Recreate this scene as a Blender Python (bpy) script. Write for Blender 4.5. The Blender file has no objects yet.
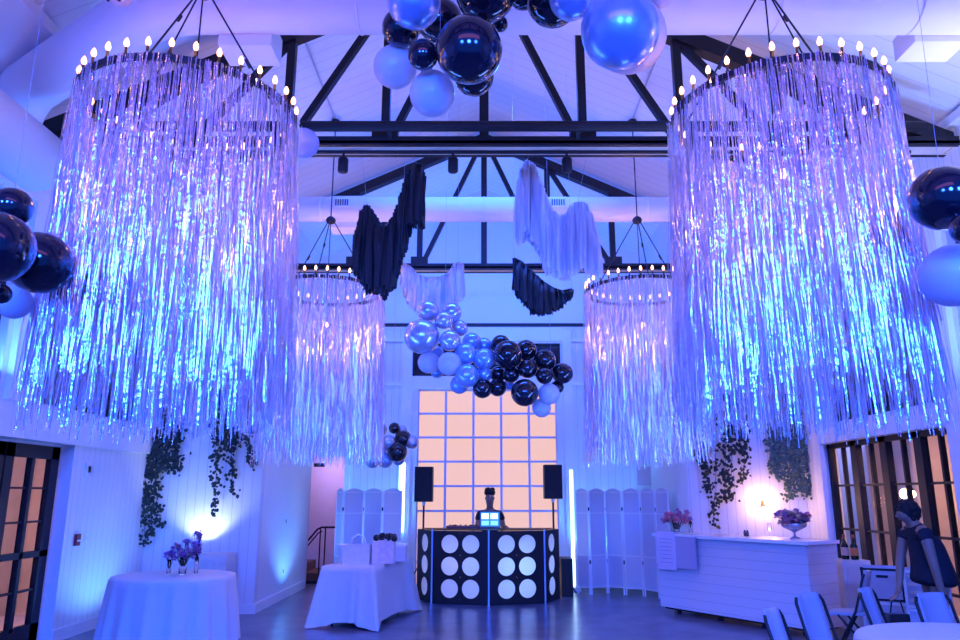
import bpy, bmesh, math, random
from mathutils import Vector, Matrix
random.seed(7)
PI = math.pi
SC = bpy.context.scene
COL = SC.collection

# ------------------------------------------------------------------ camera, world, light, exposure
F_PX, EYE, PITCH = 744.0, 1.68, math.radians(13.25)
cam_d = bpy.data.cameras.new('camera'); cam = bpy.data.objects.new('camera', cam_d); COL.objects.link(cam)
cam_d.sensor_width = 36.0; cam_d.lens = F_PX / 960 * 36.0
cam_d.shift_x = -4.0 / 960
cam.location = (0, 0, EYE); cam.rotation_euler = (PI / 2 + PITCH, 0, 0)
cam_d.clip_start = 0.05; cam_d.clip_end = 200
SC.camera = cam
SC.view_settings.view_transform = 'Standard'; SC.view_settings.look = 'None'
SC.view_settings.gamma = 1.0; SC.view_settings.use_curve_mapping = False
SC.view_settings.exposure = 0.0
w = bpy.data.worlds.new('world'); SC.world = w; w.use_nodes = True
w.node_tree.nodes['Background'].inputs[0].default_value = (0.015, 0.12, 1.0, 1)
w.node_tree.nodes['Background'].inputs[1].default_value = 1.5

def area(name, loc, tgt, size, power, color, spread=PI):
    d = bpy.data.lights.new(name, 'AREA'); d.shape = 'RECTANGLE'; d.size = size[0]; d.size_y = size[1]
    d.energy = power; d.color = color; d.spread = spread
    o = bpy.data.objects.new(name, d); COL.objects.link(o); o.location = loc
    o.rotation_euler = (Vector(tgt) - Vector(loc)).to_track_quat('-Z', 'Y').to_euler(); return o
def point(name, loc, power, color, r=0.04, parent=None):
    d = bpy.data.lights.new(name, 'POINT'); d.energy = power; d.color = color; d.shadow_soft_size = r
    o = bpy.data.objects.new(name, d); COL.objects.link(o); o.location = loc; o.parent = parent; return o
def spot(name, loc, tgt, power, color, ang=60, blend=.6, r=.06):
    d = bpy.data.lights.new(name, 'SPOT'); d.energy = power; d.color = color; d.spot_size = math.radians(ang); d.spot_blend = blend; d.shadow_soft_size = r
    o = bpy.data.objects.new(name, d); COL.objects.link(o); o.location = loc
    o.rotation_euler = (Vector(tgt) - Vector(loc)).to_track_quat('-Z', 'Y').to_euler(); return o
BLUE = (0.022, 0.115, 1.0); SKYB = (0.10, 0.36, 1.0); PALE = (0.42, 0.55, 1.0)
# unseen fill lamps added along both side walls, shining up at the vault
area('side_fill_left', (-4.7, 7.5, 2.75), (-2.5, 7.5, 7.0), (0.2, 7.0), 260, (0.06, 0.20, 1.0))
area('side_fill_right', (4.7, 7.0, 2.75), (2.5, 7.5, 7.0), (0.2, 7.0), 290, (0.13, 0.26, 1.0))
area('upper_fill_right', (4.75, 5.2, 4.7), (4.3, 5.8, 7.0), (0.2, 3.0), 34, (0.80, 0.78, 1.0))
# unseen fill lamps added behind the camera and overhead, tinting the hall
for k_, x_ in enumerate((-4.2, -2.1, 0.0, 2.1, 4.2)): spot('back_fill_blue', (x_, -0.7, 4.0), (x_ * .8, 9.5, .6), 1900, BLUE, 78, .8, .4)
area('back_fill_pink', (0, -0.4, 5.6), (0, 8, 6.5), (6, 1.2), 40, (1.0, 0.30, 0.8))
area('far_fill', (0, 12.4, 5.2), (0, 14.6, 6.2), (4, .3), 120, (.03, .14, 1.0))  # fill lamp added to brighten the gable wall
area('middle_wash', (0, 9.0, 6.9), (0, 11.5, 0), (3, .4), 260, BLUE)
spot('par_can_left_niche', (-4.12, 11.22, 0.95), (-4.15, 11.5, 1.75), 38, (0.62, 0.74, 1.0), 120)
spot('par_can_left_pier', (-2.75, 13.0, 0.12), (-3.4, 13.1, 1.9), 60, SKYB, 120)
spot('par_can_left_wall', (-4.2, 10.2, 0.12), (-5.05, 10.0, 2.1), 75, SKYB, 130)
spot('par_can_gable_left', (-2.05, 14.2, 0.15), (-2.0, 14.6, 2.8), 260, (0.12, 0.50, 1.0), 75)
spot('par_can_gable_right', (2.1, 14.2, 0.15), (2.0, 14.6, 2.8), 240, (0.10, 0.42, 1.0), 75)
area('corridor_light', (-3.3, 16.0, 2.6), (-3.2, 16.6, 1.0), (.5, .5), 15, (.62, 0.40, 1.0))

# ------------------------------------------------------------------ helpers
def at(px, py, Y):
    a = PITCH + math.atan((320 - py) / F_PX); z = Y * math.tan(a)
    d = Y * math.cos(PITCH) + z * math.sin(PITCH)
    return Vector(((px - 484) * d / F_PX, Y, z + EYE))
def per_px(px, py, Y):
    p = at(px, py, Y); return (p.y * math.cos(PITCH) + (p.z - EYE) * math.sin(PITCH)) / F_PX

MATS = {}
def mat(name, color, rough=.6, metal=0., emit=None, es=0., trans=0., alpha=1., noise=0., nscale=8., bump=0., coat=0., sheen=0., ior=1.45, trl=0.):
    if name in MATS: return MATS[name]
    m = bpy.data.materials.new(name); m.use_nodes = True; nt = m.node_tree; b = nt.nodes['Principled BSDF']
    b.inputs['Base Color'].default_value = (*color, 1); b.inputs['Roughness'].default_value = rough
    b.inputs['Metallic'].default_value = metal; b.inputs['Transmission Weight'].default_value = trans
    b.inputs['Alpha'].default_value = alpha; b.inputs['Coat Weight'].default_value = coat; b.inputs['IOR'].default_value = ior
    b.inputs['Coat Roughness'].default_value = .08; b.inputs['Sheen Weight'].default_value = sheen
    if emit: b.inputs['Emission Color'].default_value = (*emit, 1); b.inputs['Emission Strength'].default_value = es
    tc = nt.nodes.new('ShaderNodeTexCoord')
    n = nt.nodes.new('ShaderNodeTexNoise'); n.inputs['Scale'].default_value = nscale; n.inputs['Detail'].default_value = 4
    nt.links.new(tc.outputs['Object'], n.inputs['Vector'])
    if noise:
        r = nt.nodes.new('ShaderNodeMix'); r.data_type = 'RGBA'
        r.inputs[6].default_value = (*[c * (1 - noise) for c in color], 1); r.inputs[7].default_value = (*[min(1, c * (1 + noise)) for c in color], 1)
        nt.links.new(n.outputs['Fac'], r.inputs[0]); nt.links.new(r.outputs[2], b.inputs['Base Color'])
    if bump:
        u = nt.nodes.new('ShaderNodeBump'); u.inputs['Strength'].default_value = bump; u.inputs['Distance'].default_value = .02
        nt.links.new(n.outputs['Fac'], u.inputs['Height']); nt.links.new(u.outputs[0], b.inputs['Normal'])
    if trl:
        t = nt.nodes.new('ShaderNodeBsdfTranslucent'); t.inputs[0].default_value = (*color, 1)
        mx = nt.nodes.new('ShaderNodeMixShader'); mx.inputs[0].default_value = trl
        out = nt.nodes['Material Output']
        nt.links.new(b.outputs[0], mx.inputs[1]); nt.links.new(t.outputs[0], mx.inputs[2]); nt.links.new(mx.outputs[0], out.inputs[0])
    MATS[name] = m; return m

def board_mat(name, color, axis, pitch, rough=.5, depth=.82):
    """painted boards with dark seams every `pitch` metres along an object axis"""
    m = bpy.data.materials.new(name); m.use_nodes = True; nt = m.node_tree; b = nt.nodes['Principled BSDF']
    b.inputs['Roughness'].default_value = rough
    tc = nt.nodes.new('ShaderNodeTexCoord'); sx = nt.nodes.new('ShaderNodeSeparateXYZ'); nt.links.new(tc.outputs['Object'], sx.inputs[0])
    d = nt.nodes.new('ShaderNodeMath'); d.operation = 'DIVIDE'; d.inputs[1].default_value = pitch; nt.links.new(sx.outputs[axis], d.inputs[0])
    fr = nt.nodes.new('ShaderNodeMath'); fr.operation = 'FRACT'; nt.links.new(d.outputs[0], fr.inputs[0])
    cr = nt.nodes.new('ShaderNodeValToRGB'); e = cr.color_ramp.elements
    e[0].position = 0.0; e[0].color = (*[c * depth * .8 for c in color], 1); e[1].position = .10; e[1].color = (*color, 1)
    x = cr.color_ramp.elements.new(.05); x.color = (*[c * depth for c in color], 1)
    nt.links.new(fr.outputs[0], cr.inputs[0]); nt.links.new(cr.outputs[0], b.inputs['Base Color'])
    u = nt.nodes.new('ShaderNodeBump'); u.inputs['Strength'].default_value = .5; u.inputs['Distance'].default_value = .01
    nt.links.new(cr.outputs[0], u.inputs['Height']); nt.links.new(u.outputs[0], b.inputs['Normal'])
    MATS[name] = m; return m

white = mat('white_paint', (.8, .8, .82), .5, noise=.03, nscale=3)
board_y = board_mat('white_boards_along_y', (.8, .8, .82), 1, .14)
board_x = board_mat('white_boards_along_x', (.8, .8, .82), 0, .14)
ceil_m = board_mat('ceiling_boards', (.82, .82, .84), 1, .2, depth=.9)
trim_m = mat('trim_paint', (.84, .84, .86), .4, noise=.02)
steel = mat('black_steel', (.010, .010, .014), .55, 0, noise=.3)
duct_m = mat('duct_fabric', (.78, .76, .8), .55, noise=.04, nscale=5, bump=.15)
grill_m = mat('grille_grey', (.12, .12, .16), .5, .5)
linen = mat('white_linen', (.58, .58, .62), .85, bump=.3, nscale=30, sheen=.1)
glass = mat('window_glass', (.9, .95, 1), .02, trans=1., ior=1.02)
clear = mat('clear_glass', (.95, .97, 1), .02, trans=1., ior=1.3)
black_paint = mat('black_paint', (.010, .010, .016), .55, noise=.2)
black_cloth = mat('black_fabric', (.008, .008, .012), .85, sheen=.3, noise=.3, nscale=20)
bulb_m = mat('bulb_glow', (1, .8, .5), .3, emit=(1, .40, .11), es=6)
candle_m = mat('candle_sleeve', (.10, .06, .03), .4, .6)
foil_m = mat('silver_foil', (.86, .84, .97), .22, 1.0, bump=.5, nscale=22)
wood_m = mat('brown_wood', (.16, .08, .04), .5, noise=.4, nscale=6)

class MB:
    def __init__(s): s.b = bmesh.new()
    def box(s, c, d, rot=None, bev=0):
        r = bmesh.ops.create_cube(s.b, size=1)
        M = Matrix.Translation(Vector(c)) @ (rot.to_4x4() if rot is not None else Matrix.Identity(4)) @ Matrix.Diagonal((*d, 1))
        bmesh.ops.transform(s.b, matrix=M, verts=r['verts'])
        if bev:
            es = list({e for v in r['verts'] for e in v.link_edges})
            bmesh.ops.bevel(s.b, geom=es, offset=bev, segments=2, affect='EDGES', profile=.7)
        return s
    def bx(s, x0, x1, y0, y1, z0, z1, bev=0): return s.box(((x0+x1)/2, (y0+y1)/2, (z0+z1)/2), (abs(x1-x0), abs(y1-y0), abs(z1-z0)), bev=bev)
    def bar(s, a, b, wd, ht, up=(0, 0, 1)):
        a = Vector(a); b = Vector(b); x = (b - a); L = x.length; x.normalize(); u = Vector(up)
        y = u.cross(x).normalized(); z = x.cross(y)
        return s.box((a + b) / 2, (L, wd, ht), Matrix((x, y, z)).transposed())
    def tube(s, pts, r, n=8, cap=True, closed=False):
        pts = [Vector(p) for p in pts]; rs = r if isinstance(r, (list, tuple)) else [r] * len(pts); rings = []
        N = len(pts); prev = None
        for i, p in enumerate(pts):
            t = (pts[(i+1) % N] - pts[i-1]) if closed else (pts[min(i+1, N-1)] - pts[max(i-1, 0)])
            t.normalize()
            if prev is None:
                u = Vector((0, 0, 1)) if abs(t.z) < .9 else Vector((1, 0, 0)); a = t.cross(u).normalized()
            else: a = (prev - t * prev.dot(t)).normalized()
            prev = a; c = t.cross(a)
            rings.append([s.b.verts.new(p + (a * math.cos(2*PI*k/n) + c * math.sin(2*PI*k/n)) * rs[i]) for k in range(n)])
        for i in range(N if closed else N - 1):
            A, B = rings[i], rings[(i+1) % N]
            for k in range(n): s.b.faces.new((A[k], A[(k+1) % n], B[(k+1) % n], B[k]))
        if cap and not closed: s.b.faces.new(rings[0][::-1]); s.b.faces.new(rings[-1])
        return s
    def lathe(s, c, prof, n=24, sx=1, sy=1, cap=True):
        c = Vector(c); rings = []
        for r, z in prof: rings.append([s.b.verts.new(c + Vector((sx*r*math.cos(2*PI*k/n), sy*r*math.sin(2*PI*k/n), z))) for k in range(n)])
        for A, B in zip(rings, rings[1:]):
            for k in range(n): s.b.faces.new((A[k], A[(k+1) % n], B[(k+1) % n], B[k]))
        if cap: s.b.faces.new(rings[0][::-1]); s.b.faces.new(rings[-1])
        return s
    def ball(s, c, r, sc=(1, 1, 1), u=16, v=12, rot=None):
        q = bmesh.ops.create_uvsphere(s.b, u_segments=u, v_segments=v, radius=r)
        M = Matrix.Translation(Vector(c)) @ (rot.to_4x4() if rot is not None else Matrix.Identity(4)) @ Matrix.Diagonal((*sc, 1))
        bmesh.ops.transform(s.b, matrix=M, verts=q['verts']); return s
    def quad(s, pts):
        s.b.faces.new([s.b.verts.new(Vector(p)) for p in pts]); return s
    def out(s, name, m, parent=None, smooth=False):
        bmesh.ops.recalc_face_normals(s.b, faces=s.b.faces) if len(s.b.faces) < 30000 else None
        me = bpy.data.meshes.new(name); s.b.to_mesh(me); s.b.free()
        if smooth: me.polygons.foreach_set('use_smooth', [True] * len(me.polygons))
        me.materials.append(m); o = bpy.data.objects.new(name, me); COL.objects.link(o)
        if parent: o.parent = parent
        return o
def pv(name, verts, faces, m, parent=None, smooth=False):
    me = bpy.data.meshes.new(name); me.from_pydata(verts, [], faces); me.update()
    if smooth and len(faces) < 30000:
        q = bmesh.new(); q.from_mesh(me); bmesh.ops.recalc_face_normals(q, faces=q.faces); q.to_mesh(me); q.free()
    if smooth: me.polygons.foreach_set('use_smooth', [True] * len(me.polygons))
    me.materials.append(m); o = bpy.data.objects.new(name, me); COL.objects.link(o)
    if parent: o.parent = parent
    return o
def tag(o, label, cat, group=None, kind=None):
    o['label'] = label; o['category'] = cat
    if group: o['group'] = group
    if kind: o['kind'] = kind
    return o
def struct(o, label=None):
    o['kind'] = 'structure'
    if label: o['label'] = label
    return o
def thing(name, label, cat, loc=(0, 0, 0), rz=0, group=None):
    o = bpy.data.objects.new(name, None); o.empty_display_size = .05; COL.objects.link(o); o.location = loc; o.rotation_euler = (0, 0, rz)
    return tag(o, label, cat, group)
def kids(o): return list(o.children)
def dup(root, loc=None, rz=None, label=None):
    def cp(o, par):
        c = o.copy(); COL.objects.link(c); c.parent = par
        for ch in kids(o): cp(ch, c)
        return c
    r = cp(root, None)
    if loc is not None: r.location = loc
    if rz is not None: r.rotation_euler = (0, 0, rz)
    if label: r['label'] = label
    return r
def wall_cells(name, m, axis, pos, t, u0, u1, z0, z1, holes):
    """wall in plane axis=pos, thickness t (signed, away from room), with rectangular holes (u0,u1,z0,z1)"""
    us = sorted({u0, u1, *[h[0] for h in holes], *[h[1] for h in holes]}); us = [u for u in us if u0 <= u <= u1]
    b = MB()
    for a, c in zip(us, us[1:]):
        mid = (a + c) / 2; hs = sorted([(h[2], h[3]) for h in holes if h[0] < mid < h[1]]); z = z0
        for h in hs + [(z1, z1)]:
            if h[0] - z > 1e-4:
                if axis == 'x': b.bx(pos, pos + t, a, c, z, h[0])
                else: b.bx(a, c, pos, pos + t, z, h[0])
            z = h[1]
    o = b.out(name, m); return struct(o)

# ------------------------------------------------------------------ room shell
XW, YN, XN, YG, EAVE, APEX = 5.05, 11.5, 3.35, 14.6, 5.65, 7.95
YR = 11.95; XR = 3.2   # the right niche wall stands deeper than the left one
SL = (APEX - EAVE) / XW
def cz(x): return APEX - SL * abs(x)
fl_m = bpy.data.materials.new('polished_concrete'); fl_m.use_nodes = True
nt = fl_m.node_tree; bs = nt.nodes['Principled BSDF']; bs.inputs['Roughness'].default_value = .28; bs.inputs['Coat Weight'].default_value = .25; bs.inputs['Coat Roughness'].default_value = .15
tc = nt.nodes.new('ShaderNodeTexCoord'); n1 = nt.nodes.new('ShaderNodeTexNoise'); n1.inputs['Scale'].default_value = 2.5; n1.inputs['Detail'].default_value = 8
cr = nt.nodes.new('ShaderNodeValToRGB'); cr.color_ramp.elements[0].color = (.06, .07, .12, 1); cr.color_ramp.elements[1].color = (.15, .17, .25, 1)
cr.color_ramp.elements[0].position = .3; cr.color_ramp.elements[1].position = .7
nt.links.new(tc.outputs['Object'], n1.inputs['Vector']); nt.links.new(n1.outputs['Fac'], cr.inputs[0]); nt.links.new(cr.outputs[0], bs.inputs['Base Color'])
struct(MB().bx(-5.3, 5.3, -1.5, 17.2, -.1, 0).out('floor', fl_m))
cb = MB()
for s in (-1, 1):
    A = [(0, APEX), (s*5.4, cz(5.4)), (s*5.4, cz(5.4) + .12), (0, APEX + .12)]
    vs = [[cb.b.verts.new((x, y, z)) for x, z in A] for y in (-1.5, YG + .1)]
    for k in range(4): cb.b.faces.new((vs[0][k], vs[0][(k+1) % 4], vs[1][(k+1) % 4], vs[1][k]))
    cb.b.faces.new(vs[0]); cb.b.faces.new(vs[1][::-1])
struct(cb.out('ceiling', ceil_m))
LH = [(7.12, 9.3, 0.0, 2.28), (8.45, 10.95, 2.7, 4.85), (5.0, 7.7, 2.7, 4.85)]
wall_cells('wall_left', board_y, 'x', -XW, -.24, -1.5, YN + .1, 0, cz(XW), LH)
RH = [(8.15, 11.3, 0.0, 2.42), (4.4, 7.85, 0.0, 2.42), (8.3, 11.0, 2.7, 4.85), (5.0, 7.7, 2.7, 4.85)]
wall_cells('wall_right', board_y, 'x', XW, .24, -1.5, YR + .1, 0, cz(XW), RH)
for s, nm in ((-1, 'wall_niche_left'), (1, 'wall_niche_right')):
    b = MB(); x0, x1 = (s*XN if s < 0 else XR), s*XW
    for y0, y1 in (((YN, YN + .12),) if s < 0 else ((YR, YR + .12),)):
        P = [(x0, 0), (x1, 0), (x1, cz(XW)), (x0, cz(x0))]
        vs = [[b.b.verts.new((x, y, z)) for x, z in P] for y in (y0, y1)]
        for k in range(4): b.b.faces.new((vs[0][k], vs[0][(k+1) % 4], vs[1][(k+1) % 4], vs[1][k]))
        b.b.faces.new(vs[0]); b.b.faces.new(vs[1][::-1])
    struct(b.out(nm, board_x))
struct(MB().bx(-XN, -XN - .15, YN + .12, YG + .0, 0, cz(XN)).out('wall_far_left', board_y))
struct(MB().bx(XR, XR + .15, YR + .12, YG + .0, 0, cz(XR)).out('wall_far_right', board_y))
# gable wall with the garage-style glass door, transom and a passage on the left
DX0, DX1, DZ1 = -1.29, 1.42, 3.70
wall_cells('wall_back', board_x, 'y', YG, .15, -XN - .15, XN + .15, 0, 4.95, [(DX0, DX1, 0, DZ1), (-1.42, 1.52, 3.98, 4.64), (-3.35, -2.68, 0, 2.42)])
b = MB(); P = [(-XN - .15, 4.95), (XN + .15, 4.95), (XN + .15, cz(XN)), (0, APEX), (-XN - .15, cz(XN))]
vs = [[b.b.verts.new((x, y, z)) for x, z in P] for y in (YG, YG + .15)]
for k in range(5): b.b.faces.new((vs[0][k], vs[0][(k+1) % 5], vs[1][(k+1) % 5], vs[1][k]))
b.b.faces.new(vs[0]); b.b.faces.new(vs[1][::-1]); struct(b.out('wall_back_gable', white))
# corridor past the passage
pinkwall = mat('corridor_paint', (.8, .72, .78), .6, noise=.05)
b = MB(); b.bx(-6, -2.4, 16.8, 16.9, 0, 2.9).bx(-2.55, -2.4, 14.75, 16.8, 0, 2.9).bx(-6, -2.4, 14.75, 16.9, 2.9, 3.0).bx(-6, -5.9, 14.75, 16.8, 0, 2.9).bx(-5.9, -3.5, 14.62, 14.75, 0, 2.9)
struct(b.out('wall_corridor', pinkwall))
b = MB()
b.bx(-XW, -XW + .02, -1.5, 7.12, 0, .14).bx(-XW, -XW + .02, 9.3, YN, 0, .14); struct(b.out('baseboard_left', trim_m))
b = MB().bx(-XW + .02, -XN, YN - .02, YN, 0, .14).bx(-XN, -XN + .02, YN, YG, 0, .14); struct(b.out('baseboard_far_left', trim_m))
b = MB().bx(XR, XW, YR - .02, YR, 0, .14).bx(XR, XR - .02, YR, YG, 0, .14); struct(b.out('baseboard_far_right', trim_m))
# headers, pilasters and sills on the side walls
for s, nm in ((-1, 'left'), (1, 'right')):
    b = MB()
    zlo = 2.28 if s < 0 else 2.42
    b.bx(s*(XW - .05), s*XW, -1.4, 11.42, zlo, 2.66)
    for yc in (7.93, 11.3, 4.2): b.bx(s*(XW - .07), s*XW, yc - (.14 if yc < 11 else .11), yc + .14, 2.66 if s < 0 else 0, 4.9)
    b.bx(s*(XW - .06), s*XW, 4.0, 11.42, 4.88, 5.02)
    b.bx(s*(XW - .10), s*XW, -1.4, 11.42, 5.52, 5.62)
    struct(b.out('trim_' + nm, trim_m))
b = MB().bx(-XN, XN, YG - .05, YG, 4.98, 5.04); struct(b.out('trim_rail_dark', steel))
b = MB()
b.bx(-1.62, -1.42, YG - .06, YG, 0, 4.9).bx(1.56, 1.74, YG - .06, YG, 0, 4.9)
b.bx(-1.42, 1.56, YG - .04, YG, 3.72, 3.96).bx(-1.42, 1.56, YG - .04, YG, 4.68, 4.95)
b.bx(-XN, -1.62, YG - .10, YG, 4.66, 4.72).bx(1.74, XN, YG - .10, YG, 4.66, 4.72)
b.bx(-XN, -1.62, YG - .10, YG, 3.78, 3.84).bx(1.74, XN, YG - .10, YG, 3.78, 3.84)
b.bx(-1.42, -1.29, YG - .03, YG + .1, 0, 3.72).bx(1.42, 1.56, YG - .03, YG + .1, 0, 3.72)
b.bx(-2.68, -2.58, YG - .04, YG, 0, 2.5).bx(-3.35, -2.58, YG - .04, YG, 2.42, 2.52)
struct(b.out('trim_back', trim_m))
# glowing overhead glass door
pane_m = mat('backlit_pane', (.10, .08, .08), .5, emit=(1.0, .60, .47), es=.88)
rail_m = mat('door_rail', (.62, .6, .75), .4, noise=.05)
b = MB(); dd = struct(b.bx(DX0, DX1, YG + .06, YG + .10, 0, DZ1).out('window_1', pane_m), 'backlit peach panes of the overhead glass door')
b = MB(); ncol, nrow = 5, 8
for i in range(ncol + 1): x = DX0 + (DX1 - DX0) * i / ncol; b.bx(x - .022, x + .022, YG + .02, YG + .06, 0, DZ1)
for j in range(nrow + 1): z = DZ1 * j / nrow; b.bx(DX0, DX1, YG + .025, YG + .06, z - .02, z + .02)
struct(b.out('window_frame', rail_m, dd))
tr = struct(MB().bx(-1.42, 1.52, YG + .08, YG + .10, 3.98, 4.64).out('window_2', mat('dark_glass', (.02, .02, .03), .08, coat=.5)), 'dark transom window above the glass door')
b = MB()
for x in (-1.42, -.95, .05, 1.05, 1.52): b.bx(x - .02, x + .02, YG + .03, YG + .08, 3.98, 4.64)
b.bx(-1.42, 1.52, YG + .03, YG + .08, 3.98, 4.02).bx(-1.42, 1.52, YG + .03, YG + .08, 4.60, 4.64)
struct(b.out('window_frame', steel, tr))
# exterior: lit courtyard walls seen through the side glass
stucco = mat('courtyard_stucco', (.60, .50, .45), .9, noise=.35, nscale=2.0, bump=.3)
b = MB().bx(6.9, 7.0, -1.0, 21.0, -.1, 5.4).bx(5.4, 6.9, 20.8, 21.0, -.1, 5.4)
for yc in (5.6, 7.6, 9.7, 11.5, 13.2, 15.0, 17.0): b.bx(6.6, 6.9, yc - .16, yc + .16, 0, 5.4)
struct(b.out('wall_courtyard_right', stucco))
b = MB().bx(-7.0, -6.9, -1.0, 21.0, -.1, 5.4)
for yc in (7.5, 9.6, 11.8, 13.0): b.bx(-6.9, -6.6, yc - .12, yc + .12, 0, 5.4)
struct(b.out('wall_courtyard_left', stucco))
area('courtyard_lamp_left', (-5.5, 9.5, 2.35), (-7, 10.2, .9), (1.6, .2), 55, (1.0, .50, .38))
area('courtyard_lamp_right', (5.5, 9.6, 2.5), (7, 9.8, 1.0), (2.2, .2), 50, (1.0, .52, .36))

area('courtyard_fill_blue', (5.7, 14.2, 3.0), (7, 15.2, 1.2), (2.5, .3), 60, (.30, .36, 1.0))  # unseen lamp added to give blue strips behind the right glazing
struct(MB().bx(5.3, 6.95, -1.5, 21, -.1, 0).bx(-6.95, -5.3, -1.5, 21, -.1, 0).out('floor_courtyard', stucco))
# windows and french doors
def window_grid(name, s, y0, y1, z0, z1, ncol, nrow, label, thick=.07, recess=.14, mull=.05, gl=glass):
    x = s * (XW + recess)
    g = struct(MB().bx(x, x + s*.012, y0, y1, z0, z1).out(name, gl), label)
    b = MB(); xa, xb = x - s*.05, x + s*.04
    b.bx(xa, xb, y0, y0 + thick, z0, z1).bx(xa, xb, y1 - thick, y1, z0, z1).bx(xa, xb, y0, y1, z0, z0 + thick).bx(xa, xb, y0, y1, z1 - thick, z1)
    for i in range(1, ncol): y = y0 + (y1 - y0) * i / ncol; b.bx(xa, xb, y - mull/2, y + mull/2, z0, z1)
    for j in range(1, nrow): z = z0 + (z1 - z0) * j / nrow; b.bx(x - s*.02, x + s*.02, y0, y1, z - .015, z + .015)
    struct(b.out('window_frame', steel, g)); return g
night = mat('night_glass', (.015, .018, .03), .06, coat=.4)
window_grid('window_3', -1, 8.45, 10.95, 2.7, 4.85, 5, 3, 'tall dark upper window above the left door', gl=night)
window_grid('window_4', -1, 5.0, 7.7, 2.7, 4.85, 5, 3, 'dark upper window on the left nearer the viewer', gl=night)
window_grid('window_5', 1, 8.3, 11.0, 2.7, 4.85, 5, 3, 'tall dark upper window above the right glazing', gl=night)
window_grid('window_6', 1, 5.0, 7.7, 2.7, 4.85, 5, 3, 'dark upper window on the right nearer the viewer', gl=night)
window_grid('window_7', 1, 8.15, 11.3, 0, 2.42, 4, 4, 'lower glazing behind the draped tables with wide black mullions', mull=.16)
window_grid('window_8', 1, 4.4, 7.85, 0, 2.42, 4, 4, 'lower glazing at the right edge with black mullions', mull=.16)
bmul = MB()
for k in range(4):
    y = 8.15 + 3.15 * (k + .5) / 4; bmul.bx(XW + .12, XW + .18, y - .02, y + .02, 0, 2.42)
struct(bmul.out('window_mullion', steel, bpy.data.objects['window_7']))
for i, (y0, y1) in enumerate(((8.22, 9.26), (7.15, 8.19))):
    x = -XW - .19
    d = struct(MB().bx(x, x - .01, y0 + .1, y1 - .1, .2, 2.12).out('door_%d' % (i + 1), glass), ('french door leaf nearest the corner', 'french door leaf at the left edge')[i])
    b = MB(); xa, xb = x - .03, x + .04
    b.bx(xa, xb, y0, y0 + .15, 0, 2.25).bx(xa, xb, y1 - .16, y1, 0, 2.25).bx(xa, xb, y0, y1, 0, .24).bx(xa, xb, y0, y1, 2.10, 2.25)
    b.bx(xa, xb, (y0+y1)/2 - .03, (y0+y1)/2 + .03, .2, 2.1)
    for z in (.62, 1.38, 1.76): b.bx(x - .02, x + .02, y0, y1, z - .012, z + .012)
    b.bx(xa, xb, y0, y1, .98, 1.05)
    struct(b.out('door_frame', black_paint, d))
    b = MB().bx(x + .04, x + .07, y0 + .05, y0 + .09, .9, 1.15); b.tube([(x + .07, y0 + .07, 1.0), (x + .1, y0 + .07, 1.0), (x + .1, y0 + .2, 1.0)], .012)
    struct(b.out('door_handle', steel, d))
b = MB().bx(-XW - .22, -XW - .17, 7.12, 9.3, 2.25, 2.28); struct(b.out('trim_door', trim_m))

# smooth added panel standing in for the shadow patch on the upper left ceiling
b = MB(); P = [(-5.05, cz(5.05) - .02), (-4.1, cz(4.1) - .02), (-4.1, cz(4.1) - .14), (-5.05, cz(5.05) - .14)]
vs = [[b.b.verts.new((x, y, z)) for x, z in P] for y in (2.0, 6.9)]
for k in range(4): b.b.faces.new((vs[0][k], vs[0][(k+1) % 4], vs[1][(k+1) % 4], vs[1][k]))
b.b.faces.new(vs[0]); b.b.faces.new(vs[1][::-1]); struct(b.out('ceiling_shade_panel', white))

# ------------------------------------------------------------------ roof trusses
def truss(Y, ztop, spacing, npan, wid, label, zb=5.37):
    t = thing('roof_truss', label, 'roof truss', (0, Y, zb))
    zr = lambda x: ztop - SL * abs(x) - zb
    L = XW if Y < YN else XN
    b = MB(); b.bx(-L, L, -wid, -wid + .05, -.02, .08).bx(-L, L, wid - .05, wid, -.02, .08).bx(-L, L, -wid, wid, .0, .03); b.out('bottom_chord', steel, t)
    MB().bx(-L, L, -wid + .05, wid - .05, -.015, .0).out('chord_soffit', mat('warm_glow_tint', (.80, .62, .46), .6, noise=.2, nscale=4), t)  # added underside strip, the candles' warm glow put into its peach colour
    for s in (-1, 1):
        MB().bar((0, 0, zr(0)), (s*L, 0, zr(L)), wid*1.2, .15, (0, 1, 0)).out('top_chord', steel, t)
    MB().bx(-.05, .05, -.05, .05, .05, zr(0)).out('king_post', steel, t)
    MB().box((0, 0, zr(0) - .12), (.5, .06, .26)).out('apex_plate', steel, t)
    for s in (-1, 1):
        for k in range(1, npan + 1):
            x = spacing * k
            if x > L - .3: break
            MB().bx(s*x - .045, s*x + .045, -.045, .045, .05, zr(x)).out('web_post', steel, t)
            MB().bx(s*x - .14, s*x + .14, -.06, .06, .06, .22).out('gusset', steel, t)
        for k in range(0, npan):
            x = spacing * k; x2 = spacing * (k + 1)
            if x2 > L - .25: break
            MB().bar((s*(x + .06), 0, zr(x) - .12), (s*(x2 - .06), 0, .12), .07, .085, (0, 1, 0)).out('web_brace', steel, t)
    return t
t1 = truss(7.4, 7.68, 1.07, 4, .15, 'nearest dark steel roof truss, over the four chandeliers', 5.315)
t2 = truss(12.0, 7.78, 1.09, 3, .12, 'farthest dark steel roof truss, beyond the drapes and second duct')
truss(2.6, 7.68, 1.07, 4, .15, 'dark steel roof truss overhead behind the nearest balloons')
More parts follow.
